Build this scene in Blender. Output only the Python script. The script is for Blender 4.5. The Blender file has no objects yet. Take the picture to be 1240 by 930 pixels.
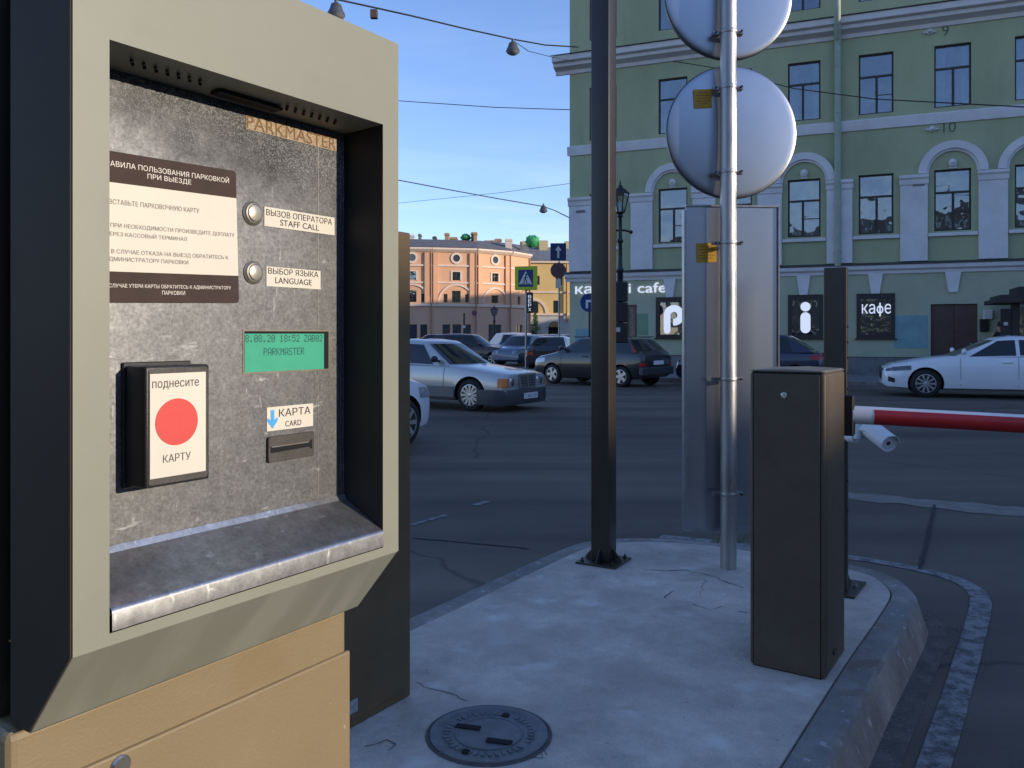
import bpy, bmesh, math, random
from math import sin, cos, pi, radians, sqrt, atan2
from mathutils import Matrix, Vector
random.seed(7)
SC = bpy.context.scene
COL = SC.collection

# ------------------------------------------------------------------ camera
CAMH, FPX, CX, HY = 1.5, 1000.0, 620.0, 405.0      # eye height, focal length in photo pixels, principal column, horizon row
cam = bpy.data.cameras.new('camera')
camo = bpy.data.objects.new('camera', cam); COL.objects.link(camo)
cam.sensor_width = 36.0; cam.lens = 36.0 * FPX / 1240.0
cam.shift_y = -60.0 / 1240.0
cam.clip_start = 0.02; cam.clip_end = 3000
camo.location = (0, 0, CAMH); camo.rotation_euler = (radians(90), 0, 0)
SC.camera = camo

# ------------------------------------------------------------------ light
SUN_EL, SUN_AZ = radians(11.0), radians(111.5)      # azimuth clockwise from +Y
S = Vector((sin(SUN_AZ) * cos(SUN_EL), cos(SUN_AZ) * cos(SUN_EL), sin(SUN_EL)))
W = bpy.data.worlds.new('World'); SC.world = W; W.use_nodes = True
nt = W.node_tree; nt.nodes.clear()
def wn(t, **k):
    n = nt.nodes.new(t)
    for a, b in k.items(): setattr(n, a, b)
    return n
sky = wn('ShaderNodeTexSky', sky_type='NISHITA', sun_disc=False, sun_elevation=SUN_EL, sun_rotation=SUN_AZ)
sky.air_density = 1.0; sky.dust_density = 0.1; sky.ozone_density = 3.4
bg = wn('ShaderNodeBackground'); bg.inputs['Strength'].default_value = 0.15
out = wn('ShaderNodeOutputWorld')
tc = wn('ShaderNodeTexCoord')
mp = wn('ShaderNodeMapping'); mp.inputs['Scale'].default_value = (1.6, 1.6, 11.0); mp.inputs['Rotation'].default_value = (0.0, 0.06, 0.3)
nz = wn('ShaderNodeTexNoise'); nz.inputs['Scale'].default_value = 2.3; nz.inputs['Detail'].default_value = 7; nz.inputs['Roughness'].default_value = 0.6; nz.inputs['Distortion'].default_value = 0.5
rp = wn('ShaderNodeValToRGB'); rp.color_ramp.elements[0].position = 0.47; rp.color_ramp.elements[1].position = 0.78
sx = wn('ShaderNodeSeparateXYZ')
lo = wn('ShaderNodeMapRange'); lo.inputs[1].default_value = 0.06; lo.inputs[2].default_value = 0.22; lo.inputs[3].default_value = 0.65; lo.inputs[4].default_value = 0.05
mul = wn('ShaderNodeMath', operation='MULTIPLY')
mx = wn('ShaderNodeMix', data_type='RGBA'); mx.inputs['B'].default_value = (3.6, 3.9, 4.6, 1)
L = nt.links.new
L(tc.outputs['Generated'], mp.inputs['Vector']); L(mp.outputs[0], nz.inputs['Vector']); L(nz.outputs['Fac'], rp.inputs[0])
L(tc.outputs['Generated'], sx.inputs[0]); L(sx.outputs['Z'], lo.inputs[0]); L(rp.outputs[0], mul.inputs[0]); L(lo.outputs[0], mul.inputs[1])
L(mul.outputs[0], mx.inputs['Factor']); tint = wn('ShaderNodeMix', data_type='RGBA', blend_type='MULTIPLY'); tint.inputs['Factor'].default_value = 1.0; tint.inputs['B'].default_value = (0.98, 0.86, 0.98, 1)
L(sky.outputs[0], tint.inputs['A']); L(tint.outputs['Result'], mx.inputs['A']); L(mx.outputs['Result'], bg.inputs[0]); L(bg.outputs[0], out.inputs[0])

sun = bpy.data.lights.new('sun', 'SUN'); sun.energy = 2.0; sun.angle = radians(0.5); sun.color = (1.0, 0.86, 0.68)
suno = bpy.data.objects.new('sun', sun); COL.objects.link(suno)
suno.rotation_euler = S.to_track_quat('Z', 'Y').to_euler(); suno.location = (30, -10, 30)
SC.view_settings.view_transform = 'Standard'; SC.view_settings.look = 'None'
SC.view_settings.gamma = 1; SC.view_settings.use_curve_mapping = False
SC.view_settings.exposure = 1.1

# ------------------------------------------------------------------ materials
def lin(c):
    c = c / 255.0
    return c / 12.92 if c <= 0.04045 else ((c + 0.055) / 1.055) ** 2.4
def rgb(r, g, b): return (lin(r), lin(g), lin(b))
MATS = {}
def mat(name, col, rough=0.6, metal=0.0, var=0.12, scale=3.0, bump=0.0, bscale=40.0, coat=0.0, emit=0.0, spec=0.5, stain=0.0, stretch=(1, 1, 1), rvar=0.0):
    if name in MATS: return MATS[name]
    m = bpy.data.materials.new(name); m.use_nodes = True
    n = m.node_tree; p = n.nodes['Principled BSDF']; lk = n.links.new
    p.inputs['Roughness'].default_value = rough; p.inputs['Metallic'].default_value = metal
    p.inputs['Specular IOR Level'].default_value = spec; p.inputs['Coat Weight'].default_value = coat
    p.inputs['Coat Roughness'].default_value = 0.06
    t = n.nodes.new('ShaderNodeTexCoord')
    mpn = n.nodes.new('ShaderNodeMapping'); mpn.inputs['Scale'].default_value = stretch
    lk(t.outputs['Object'], mpn.inputs[0])
    no = n.nodes.new('ShaderNodeTexNoise'); no.inputs['Scale'].default_value = scale; no.inputs['Detail'].default_value = 8; no.inputs['Roughness'].default_value = 0.62
    lk(mpn.outputs[0], no.inputs['Vector'])
    r = n.nodes.new('ShaderNodeValToRGB')
    r.color_ramp.elements[0].position = 0.3; r.color_ramp.elements[1].position = 0.7
    r.color_ramp.elements[0].color = tuple(c * (1 - var) for c in col) + (1,)
    r.color_ramp.elements[1].color = tuple(min(1, c * (1 + var)) for c in col) + (1,)
    lk(no.outputs['Fac'], r.inputs[0])
    last = r.outputs[0]
    if stain > 0:
        n2 = n.nodes.new('ShaderNodeTexNoise'); n2.inputs['Scale'].default_value = scale * 0.35; n2.inputs['Detail'].default_value = 10; n2.inputs['Roughness'].default_value = 0.7
        lk(mpn.outputs[0], n2.inputs['Vector'])
        r2 = n.nodes.new('ShaderNodeValToRGB'); r2.color_ramp.elements[0].position = 0.42; r2.color_ramp.elements[1].position = 0.62
        lk(n2.outputs['Fac'], r2.inputs[0])
        mm = n.nodes.new('ShaderNodeMix'); mm.data_type = 'RGBA'
        mm.inputs['A'].default_value = (1, 1, 1, 1); mm.inputs['B'].default_value = (1 - stain,) * 3 + (1,)
        lk(r2.outputs[0], mm.inputs['Factor'])
        ml = n.nodes.new('ShaderNodeMix'); ml.data_type = 'RGBA'; ml.blend_type = 'MULTIPLY'; ml.inputs['Factor'].default_value = 1
        lk(last, ml.inputs['A']); lk(mm.outputs['Result'], ml.inputs['B']); last = ml.outputs['Result']
    lk(last, p.inputs['Base Color'])
    if rvar > 0:
        mr = n.nodes.new('ShaderNodeMapRange'); mr.inputs[3].default_value = max(0.02, rough - rvar); mr.inputs[4].default_value = min(1, rough + rvar)
        mr.inputs[1].default_value = 0.3; mr.inputs[2].default_value = 0.7
        lk(no.outputs['Fac'], mr.inputs[0]); lk(mr.outputs[0], p.inputs['Roughness'])
    if bump > 0:
        nb = n.nodes.new('ShaderNodeTexNoise'); nb.inputs['Scale'].default_value = bscale; nb.inputs['Detail'].default_value = 6
        lk(mpn.outputs[0], nb.inputs['Vector'])
        bn = n.nodes.new('ShaderNodeBump'); bn.inputs['Strength'].default_value = bump; bn.inputs['Distance'].default_value = 0.01
        lk(nb.outputs['Fac'], bn.inputs['Height']); lk(bn.outputs[0], p.inputs['Normal'])
    if emit > 0:
        p.inputs['Emission Color'].default_value = col + (1,); p.inputs['Emission Strength'].default_value = emit
    m.diffuse_color = tuple(col) + (1,)
    MATS[name] = m
    return m

def asphalt_mat():
    m = mat('asphalt', (0.108, 0.086, 0.066), 0.85, var=0.16, scale=0.35, bump=0.5, bscale=160, stain=0.25)
    n = m.node_tree; lk = n.links.new; p = n.nodes['Principled BSDF']
    src = p.inputs['Base Color'].links[0].from_socket
    t = n.nodes.new('ShaderNodeTexCoord')
    # fine aggregate
    g = n.nodes.new('ShaderNodeTexNoise'); g.inputs['Scale'].default_value = 210; g.inputs['Detail'].default_value = 2
    lk(t.outputs['Object'], g.inputs['Vector'])
    gr = n.nodes.new('ShaderNodeMapRange'); gr.inputs[1].default_value = 0.3; gr.inputs[2].default_value = 0.75; gr.inputs[3].default_value = 0.72; gr.inputs[4].default_value = 1.35
    lk(g.outputs['Fac'], gr.inputs[0])
    # long lighter and darker bands across the street
    mp2 = n.nodes.new('ShaderNodeMapping'); mp2.inputs['Rotation'].default_value = (0, 0, radians(22.8)); mp2.inputs['Scale'].default_value = (0.05, 0.8, 1)
    lk(t.outputs['Object'], mp2.inputs[0])
    b = n.nodes.new('ShaderNodeTexNoise'); b.inputs['Scale'].default_value = 1.0; b.inputs['Detail'].default_value = 4
    lk(mp2.outputs[0], b.inputs['Vector'])
    br = n.nodes.new('ShaderNodeMapRange'); br.inputs[1].default_value = 0.35; br.inputs[2].default_value = 0.7; br.inputs[3].default_value = 0.72; br.inputs[4].default_value = 1.6
    lk(b.outputs['Fac'], br.inputs[0])
    # cracks
    v = n.nodes.new('ShaderNodeTexVoronoi'); v.feature = 'DISTANCE_TO_EDGE'; v.inputs['Scale'].default_value = 0.17
    nn = n.nodes.new('ShaderNodeTexNoise'); nn.inputs['Scale'].default_value = 1.4; nn.inputs['Detail'].default_value = 5
    lk(t.outputs['Object'], nn.inputs['Vector'])
    ad = n.nodes.new('ShaderNodeMix'); ad.data_type = 'RGBA'; ad.blend_type = 'ADD'; ad.inputs['Factor'].default_value = 0.5
    lk(t.outputs['Object'], ad.inputs['A']); lk(nn.outputs['Color'], ad.inputs['B']); lk(ad.outputs['Result'], v.inputs['Vector'])
    vr = n.nodes.new('ShaderNodeMapRange'); vr.inputs[1].default_value = 0.0; vr.inputs[2].default_value = 0.006; vr.inputs[3].default_value = 0.5; vr.inputs[4].default_value = 1.0
    lk(v.outputs['Distance'], vr.inputs[0])
    a1 = n.nodes.new('ShaderNodeMath'); a1.operation = 'MULTIPLY'; lk(gr.outputs[0], a1.inputs[0]); lk(br.outputs[0], a1.inputs[1])
    a2 = n.nodes.new('ShaderNodeMath'); a2.operation = 'MULTIPLY'; lk(a1.outputs[0], a2.inputs[0]); lk(vr.outputs[0], a2.inputs[1])
    ml = n.nodes.new('ShaderNodeVectorMath'); ml.operation = 'SCALE'; lk(src, ml.inputs[0]); lk(a2.outputs[0], ml.inputs['Scale'])
    lk(ml.outputs[0], p.inputs['Base Color'])
    return m

def steel_mat(name, col=(0.42, 0.42, 0.42), speckle_z=None, rough=0.36, fine=0.22):
    """scratched, weathered sheet steel; grit speckle above speckle_z (object height)"""
    m = bpy.data.materials.new(name); m.use_nodes = True
    n = m.node_tree; p = n.nodes['Principled BSDF']; lk = n.links.new
    t = n.nodes.new('ShaderNodeTexCoord')
    def noise(sc, det, st=(1, 1, 1), rot=(0, 0, 0), ro=0.6):
        mpn = n.nodes.new('ShaderNodeMapping'); mpn.inputs['Scale'].default_value = st; mpn.inputs['Rotation'].default_value = rot
        lk(t.outputs['Object'], mpn.inputs[0])
        a = n.nodes.new('ShaderNodeTexNoise'); a.inputs['Scale'].default_value = sc; a.inputs['Detail'].default_value = det; a.inputs['Roughness'].default_value = ro
        lk(mpn.outputs[0], a.inputs['Vector']); return a.outputs['Fac']
    def rng(s, a, b, c, d):
        r = n.nodes.new('ShaderNodeMapRange'); r.inputs[1].default_value = a; r.inputs[2].default_value = b; r.inputs[3].default_value = c; r.inputs[4].default_value = d
        lk(s, r.inputs[0]); return r.outputs[0]
    def mth(op, a, b):
        q = n.nodes.new('ShaderNodeMath'); q.operation = op
        for i, s in enumerate((a, b)):
            if isinstance(s, (int, float)): q.inputs[i].default_value = s
            else: lk(s, q.inputs[i])
        return q.outputs[0]
    big = noise(9, 6); mid = noise(60, 6, ro=0.75)
    sc1 = noise(120, 2, (0.3, 0.3, 1), (0, 0.7, 0)); sc2 = noise(130, 2, (1, 1, 0.25), (0.0, 0.35, 0)); sc3 = noise(90, 2, (0.25, 0.25, 1), (0, -0.5, 0))
    scr = mth('MAXIMUM', mth('MAXIMUM', rng(sc1, 0.66, 0.80, 0, 1), rng(sc2, 0.66, 0.80, 0, 1)), rng(sc3, 0.66, 0.80, 0, 1))
    scr = mth('MULTIPLY', scr, rng(noise(26, 3), 0.36, 0.60, 0, 1))
    val = mth('MULTIPLY', mth('MULTIPLY', rng(big, 0.3, 0.7, 0.66, 1.12), rng(mid, 0.3, 0.7, 0.72, 1.25)), rng(noise(240, 3, ro=0.8), 0.3, 0.7, 1 - fine, 1 + fine))
    val = mth('ADD', val, mth('MULTIPLY', scr, 0.95))
    ro = mth('ADD', rng(big, 0.3, 0.7, rough + 0.1, rough - 0.06), mth('MULTIPLY', scr, 0.15))
    metal = None
    if speckle_z:
        sep = n.nodes.new('ShaderNodeSeparateXYZ'); lk(t.outputs['Object'], sep.inputs[0])
        jag = mth('ADD', sep.outputs['Z'], mth('MULTIPLY', rng(noise(14, 4), 0, 1, -1, 1), 0.06))
        # more grit to the right, as on the photographed plate
        jag = mth('ADD', jag, mth('MULTIPLY', sep.outputs['X'], 0.22))
        top = rng(jag, speckle_z - 0.06, speckle_z + 0.07, 0.0, 1.0)
        grit = noise(620, 3, ro=0.9)
        thr = mth('SUBTRACT', 0.76, mth('MULTIPLY', top, 0.235))
        g = mth('GREATER_THAN', grit, thr)
        val = mth('ADD', mth('MULTIPLY', val, mth('SUBTRACT', 1.0, mth('MULTIPLY', top, 0.55))), mth('MULTIPLY', g, 0.65))
        ro = mth('ADD', ro, mth('MULTIPLY', top, 0.25))
        metal = mth('SUBTRACT', 0.85, mth('MULTIPLY', g, 0.7))
    cv = n.nodes.new('ShaderNodeVectorMath'); cv.operation = 'SCALE'; cv.inputs[0].default_value = col; lk(val, cv.inputs['Scale'])
    lk(cv.outputs[0], p.inputs['Base Color']); lk(ro, p.inputs['Roughness'])
    if metal: lk(metal, p.inputs['Metallic'])
    else: p.inputs['Metallic'].default_value = 0.88
    bn = n.nodes.new('ShaderNodeBump'); bn.inputs['Strength'].default_value = 0.12; bn.inputs['Distance'].default_value = 0.001
    lk(mth('ADD', mid, scr), bn.inputs['Height']); lk(bn.outputs[0], p.inputs['Normal'])
    return m

def pane_mat(name, col=(0.03, 0.035, 0.04), tr=0.5):
    """window glass: part see-through, part mirror"""
    if name in MATS: return MATS[name]
    m = bpy.data.materials.new(name); m.use_nodes = True
    n = m.node_tree; n.nodes.remove(n.nodes['Principled BSDF']); lk = n.links.new
    o = n.nodes['Material Output']
    gl = n.nodes.new('ShaderNodeBsdfGlossy'); gl.inputs['Roughness'].default_value = 0.03; gl.inputs['Color'].default_value = (0.9, 0.93, 1, 1)
    tb = n.nodes.new('ShaderNodeBsdfTransparent'); tb.inputs['Color'].default_value = (0.75, 0.8, 0.8, 1)
    fr = n.nodes.new('ShaderNodeFresnel'); fr.inputs['IOR'].default_value = 1.9
    t = n.nodes.new('ShaderNodeTexCoord'); no = n.nodes.new('ShaderNodeTexNoise'); no.inputs['Scale'].default_value = 1.1
    lk(t.outputs['Object'], no.inputs['Vector'])
    bn = n.nodes.new('ShaderNodeBump'); bn.inputs['Strength'].default_value = 0.06; bn.inputs['Distance'].default_value = 0.3; lk(no.outputs['Fac'], bn.inputs['Height']); lk(bn.outputs[0], gl.inputs['Normal'])
    ad = n.nodes.new('ShaderNodeMath'); ad.operation = 'ADD'; ad.inputs[1].default_value = 0.08; ad.use_clamp = True; lk(fr.outputs[0], ad.inputs[0])
    ms = n.nodes.new('ShaderNodeMixShader'); lk(ad.outputs[0], ms.inputs[0]); lk(tb.outputs[0], ms.inputs[1]); lk(gl.outputs[0], ms.inputs[2])
    lk(ms.outputs[0], o.inputs[0])
    MATS[name] = m
    return m

def worn_paint():
    m = mat('worn road paint', (0.50, 0.50, 0.50), 0.8, var=0.2, scale=6)
    n = m.node_tree; lk = n.links.new; p = n.nodes['Principled BSDF']
    t = n.nodes.new('ShaderNodeTexCoord')
    a = n.nodes.new('ShaderNodeTexNoise'); a.inputs['Scale'].default_value = 13; a.inputs['Detail'].default_value = 12; a.inputs['Roughness'].default_value = 0.82
    lk(t.outputs['Object'], a.inputs['Vector'])
    r = n.nodes.new('ShaderNodeValToRGB'); r.color_ramp.elements[0].position = 0.44; r.color_ramp.elements[1].position = 0.57
    lk(a.outputs['Fac'], r.inputs[0])
    mm = n.nodes.new('ShaderNodeMix'); mm.data_type = 'RGBA'; mm.inputs['A'].default_value = (0.27, 0.26, 0.25, 1); mm.inputs['B'].default_value = (0.085, 0.08, 0.075, 1)
    lk(r.outputs[0], mm.inputs['Factor']); lk(mm.outputs['Result'], p.inputs['Base Color'])
    return m

def grain(m, scale, lo_, hi_, det=3):
    """fine multiplicative grain over a material's colour"""
    n = m.node_tree; lk = n.links.new; p = n.nodes['Principled BSDF']; src = p.inputs['Base Color'].links[0].from_socket
    t = n.nodes.new('ShaderNodeTexCoord'); a = n.nodes.new('ShaderNodeTexNoise'); a.inputs['Scale'].default_value = scale; a.inputs['Detail'].default_value = det; a.inputs['Roughness'].default_value = 0.7
    lk(t.outputs['Object'], a.inputs['Vector'])
    r = n.nodes.new('ShaderNodeMapRange'); r.inputs[1].default_value = 0.3; r.inputs[2].default_value = 0.7; r.inputs[3].default_value = lo_; r.inputs[4].default_value = hi_; lk(a.outputs['Fac'], r.inputs[0])
    v = n.nodes.new('ShaderNodeVectorMath'); v.operation = 'SCALE'; lk(src, v.inputs[0]); lk(r.outputs[0], v.inputs['Scale']); lk(v.outputs[0], p.inputs['Base Color']); return m
def specks(m, scale, thr, col, stretch=(1, 1, 1), soft=0.03, rot=(0, 0, 0), amt=1.0):
    """sparse marks (chips, scuffs, smears) of another colour"""
    n = m.node_tree; lk = n.links.new; p = n.nodes['Principled BSDF']; src = p.inputs['Base Color'].links[0].from_socket
    t = n.nodes.new('ShaderNodeTexCoord'); mpn = n.nodes.new('ShaderNodeMapping'); mpn.inputs['Scale'].default_value = stretch; mpn.inputs['Rotation'].default_value = rot; lk(t.outputs['Object'], mpn.inputs[0])
    a = n.nodes.new('ShaderNodeTexNoise'); a.inputs['Scale'].default_value = scale; a.inputs['Detail'].default_value = 3; lk(mpn.outputs[0], a.inputs['Vector'])
    r = n.nodes.new('ShaderNodeMapRange'); r.inputs[1].default_value = thr; r.inputs[2].default_value = thr + soft; r.inputs[4].default_value = amt; lk(a.outputs['Fac'], r.inputs[0])
    x = n.nodes.new('ShaderNodeMix'); x.data_type = 'RGBA'; x.inputs['B'].default_value = tuple(col) + (1,); lk(r.outputs[0], x.inputs['Factor']); lk(src, x.inputs['A']); lk(x.outputs['Result'], p.inputs['Base Color']); return m
ASPHALT = asphalt_mat()
CONC = mat('island concrete', (0.58, 0.505, 0.425), 0.88, var=0.20, scale=3.2, bump=0.45, bscale=38, stain=0.26)
grain(CONC, 140, .80, 1.14, 5); grain(CONC, 11, .86, 1.10, 8); specks(CONC, 34, .70, (.22, .20, .18), soft=.04, amt=.7); specks(CONC, 5, .60, (.68, .64, .58), soft=.12, amt=.6); specks(CONC, 1.7, .54, (.40, .345, .29), soft=.12, amt=.65); specks(CONC, 260, .72, (.25, .23, .21), soft=.04, amt=.6)
KERB = mat('kerb stone', (0.29, 0.265, 0.235), 0.88, var=0.28, scale=4, bump=0.5, bscale=45, stain=0.35)
grain(KERB, 120, .75, 1.2, 5); specks(KERB, 7, .56, (.20, .15, .11), stretch=(1, 1, 1.5), soft=.12, amt=.75); specks(KERB, 22, .66, (.50, .46, .42), soft=.05, amt=.6)
PAVE = mat('pavement', (0.20, 0.20, 0.20), 0.85, var=0.15, scale=1.2, bump=0.2, bscale=40, stain=0.2)
LINE = worn_paint()
HOUSE = mat('pebble grey paint', (0.240, 0.242, 0.184), 0.5, var=0.05, scale=6, bump=0.02, bscale=400)
specks(HOUSE, 90, .80, (.40, .40, .36), soft=.02); specks(HOUSE, 14, .60, (.20, .195, .15), soft=.15, amt=.35)
CHAMF = mat('smeared pebble grey paint', (0.215, 0.218, 0.175), 0.5, var=0.05, scale=6, bump=0.02, bscale=400)
specks(CHAMF, 16, .50, (.27, .27, .225), stretch=(1, .25, .25), rot=(0, .9, 0), soft=.14, amt=.8); specks(CHAMF, 70, .74, (.36, .36, .33), soft=.03)
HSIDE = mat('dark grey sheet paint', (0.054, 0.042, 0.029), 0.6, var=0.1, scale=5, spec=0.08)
TAN = mat('tan textured paint', (0.225, 0.168, 0.088), 0.55, var=0.07, scale=5, bump=0.10, bscale=320)
specks(TAN, 75, .735, (.36, .28, .17), soft=.025); specks(TAN, 9, .58, (.195, .135, .062), soft=.15, amt=.5)
BRONZE = mat('dark bronze paint', (0.036, 0.029, 0.021), 0.36, var=0.12, scale=6, bump=0.06, bscale=320)
BRONZE2 = mat('dark bronze cabinet paint', (0.105, 0.080, 0.053), 0.5, var=0.12, scale=7, bump=0.08, bscale=300, spec=0.25)
BRONZE3 = mat('brown sheet paint', (0.125, 0.085, 0.042), 0.42, var=0.12, scale=7, bump=0.05, bscale=300, spec=0.35)
BLACKP = mat('black plastic', (0.018, 0.018, 0.018), 0.45, var=0.2, scale=20, bump=0.08, bscale=500)
GREYP = mat('worn dark plastic', (0.052, 0.046, 0.040), 0.5, var=0.25, scale=30, bump=0.1, bscale=400)
STEELP = steel_mat('panel steel', (0.21, 0.213, 0.218), speckle_z=1.55, rough=0.42)
STEEL = steel_mat('shelf steel', (0.50, 0.50, 0.50), rough=0.34, fine=0.06)
GALV = mat('galvanised steel', (0.40, 0.42, 0.46), 0.33, metal=1.0, var=0.04, scale=2.0, rvar=0.015)
GALVP = mat('galvanised pipe', (0.36, 0.355, 0.35), 0.46, metal=0.85, var=0.22, scale=9, stretch=(1, 1, 0.3), rvar=0.12, bump=0.1, bscale=60)
CHROME = mat('bright metal', (0.50, 0.49, 0.46), 0.32, metal=1.0, var=0.1, scale=30)
STICKER = mat('cream sticker', (0.66, 0.61, 0.50), 0.55, var=0.04, scale=10)
STDARK = mat('sticker brown print', (0.060, 0.040, 0.034), 0.7, var=0.15, scale=30, spec=0.15)
INK = mat('black ink', (0.03, 0.025, 0.022), 0.7, var=0.1, spec=0.2)
INKG = mat('faded grey ink', (0.13, 0.12, 0.105), 0.6, var=0.2, scale=60)
INKW = mat('white ink', (0.78, 0.72, 0.62), 0.6, var=0.05)
REDP = mat('red print', (0.62, 0.055, 0.045), 0.5, var=0.08, scale=12)
BLUEP = mat('blue print', (0.05, 0.36, 0.72), 0.5, var=0.05)
BADGE = mat('faded tan print', (0.20, 0.115, 0.055), 0.7, var=0.35, scale=260, spec=0.2)
BADGEB = mat('faded peach label', (0.36, 0.285, 0.20), 0.7, var=0.5, scale=420, spec=0.2)
LCD = mat('green display', (0.055, 0.31, 0.19), 0.35, var=0.15, scale=9, emit=0.10, spec=0.2)
LCDI = mat('display ink', (0.015, 0.10, 0.09), 0.4, var=0.05)
YELS = mat('ochre sticker', (0.50, 0.27, 0.015), 0.6, var=0.15, scale=30)
WHITE = mat('white paint', (0.70, 0.70, 0.70), 0.45, var=0.05, scale=6)
WHITEL = mat('lit white letters', (0.85, 0.87, 0.95), 0.5, emit=0.28, var=0.0)
REDARM = mat('red film', (0.40, 0.018, 0.020), 0.4, var=0.12, scale=9)
IRON = mat('cast iron', (0.012, 0.012, 0.013), 0.5, var=0.2, scale=20)
GREENW = mat('green stucco', (0.40, 0.435, 0.262), 0.9, var=0.09, scale=0.6, bump=0.15, bscale=30, stain=0.16, stretch=(1, 1, .45))
specks(GREENW, 1.6, .60, (.26, .31, .18), stretch=(1.6, 1, .18), soft=.14, amt=.5); grain(GREENW, 30, .93, 1.06)
GREENL = mat('pale green stucco', (0.45, 0.475, 0.335), 0.9, var=0.09, scale=0.5, bump=0.15, bscale=30, stain=0.16)
specks(GREENL, 1.1, .60, (.31, .37, .27), soft=.1, amt=.6); grain(GREENL, 30, .93, 1.06)
TRIM = mat('white stucco trim', (0.70, 0.67, 0.67), 0.85, var=0.06, scale=2, stain=0.12)
STONE = mat('plinth stone', (0.17, 0.17, 0.165), 0.9, var=0.3, scale=4, bump=0.4, bscale=20)
FRAMED = mat('brown window frame', (0.035, 0.026, 0.022), 0.5, var=0.1)
DARKIN = mat('dark room', (0.03, 0.03, 0.033), 0.9, var=0.3, scale=1.5)
CURT = mat('curtain', (0.55, 0.56, 0.6), 0.9, var=0.25, scale=6, stretch=(4, 1, 0.1))
DOORB = mat('brown door', (0.095, 0.052, 0.042), 0.55, var=0.15, scale=4)
BLUEPATCH = mat('bluish wall paint', (0.20, 0.35, 0.37), 0.9, var=0.14, scale=1.6)
PATCH2 = mat('olive wall paint', (0.21, 0.32, 0.20), 0.9, var=0.08, scale=2)
PIPEG = mat('painted downpipe', (0.33, 0.38, 0.30), 0.6, var=0.12, scale=5)
PINK = mat('peach stucco', (0.74, 0.41, 0.235), 0.9, var=0.06, scale=0.35, stain=0.08)
PINKL = mat('dusty rose stucco', (0.66, 0.40, 0.27), 0.9, var=0.06, scale=0.35, stain=0.08)
PINKT = mat('pale peach trim', (0.76, 0.60, 0.47), 0.85, var=0.05)
YELW = mat('yellow stucco', (0.72, 0.50, 0.20), 0.9, var=0.05, scale=0.4, stain=0.06)
PALEB = mat('pale grey stucco', (0.52, 0.50, 0.48), 0.9, var=0.06)
ROOFM = mat('old roof metal', (0.16, 0.145, 0.14), 0.7, var=0.25, scale=2)
BRICK = mat('chimney brick', (0.42, 0.28, 0.16), 0.9, var=0.2, scale=3)
GREENN = mat('green netting', (0.04, 0.33, 0.10), 0.7, var=0.3, scale=3)
RUST = mat('rust red roof', (0.26, 0.09, 0.06), 0.8, var=0.2, scale=2)
GLASS = pane_mat('window glass')
CARGL = mat('car glass', (0.012, 0.015, 0.018), 0.04, var=0.2, scale=1.5, spec=0.75)
TYRE = mat('tyre rubber', (0.014, 0.014, 0.014), 0.8, var=0.2, scale=20)
RIM = mat('alloy rim', (0.50, 0.50, 0.50), 0.3, metal=0.7, var=0.1, scale=20)
WELL = mat('wheel well', (0.006, 0.006, 0.006), 0.9, var=0.1)
TRIMB = mat('dark bumper', (0.045, 0.047, 0.052), 0.5, var=0.15, scale=5)
AMBER = mat('amber lens', (0.62, 0.17, 0.02), 0.2, var=0.1)
LENSM = mat('lamp glass', (0.42, 0.43, 0.45), 0.12, metal=0.4, var=0.3, scale=25)
REDL = mat('red lens', (0.42, 0.012, 0.012), 0.2, var=0.15, scale=9)
PLATE = mat('number plate', (0.72, 0.72, 0.72), 0.5, var=0.03)
LENSB = mat('camera lens', (0.006, 0.006, 0.007), 0.45, var=0.1, spec=0.15)
SKIN = mat('skin', (0.50, 0.30, 0.22), 0.6, var=0.06)
CLOTHB = mat('black jacket', (0.018, 0.018, 0.022), 0.85, var=0.2, scale=12)
CLOTHJ = mat('dark jeans', (0.03, 0.035, 0.06), 0.85, var=0.2, scale=12)
HAIR = mat('dark hair', (0.02, 0.014, 0.01), 0.7, var=0.2, scale=30)
WOODD = mat('dark stained wood', (0.035, 0.028, 0.026), 0.7, var=0.25, scale=4, stretch=(0.3, 1, 1))
WOODR = mat('red brown wood', (0.15, 0.05, 0.035), 0.6, var=0.2, scale=4)
FLUO = mat('fluorescent yellow', (0.50, 0.66, 0.02), 0.4, var=0.03)
SIGNB = mat('sign blue', (0.012, 0.035, 0.16), 0.4, var=0.1)
WEED = mat('weed leaf', (0.10, 0.13, 0.03), 0.8, var=0.3, scale=20)
DIRT = mat('light dusty asphalt', (0.21, 0.185, 0.155), 0.9, var=0.3, scale=5, bump=0.4, bscale=80)
CRACKM = mat('crack', (0.09, 0.085, 0.08), 0.9, var=0.3, scale=30)
IRONG = mat('manhole iron', (0.16, 0.16, 0.165), 0.6, metal=0.25, var=0.25, scale=14, bump=0.3, bscale=90)

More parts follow.
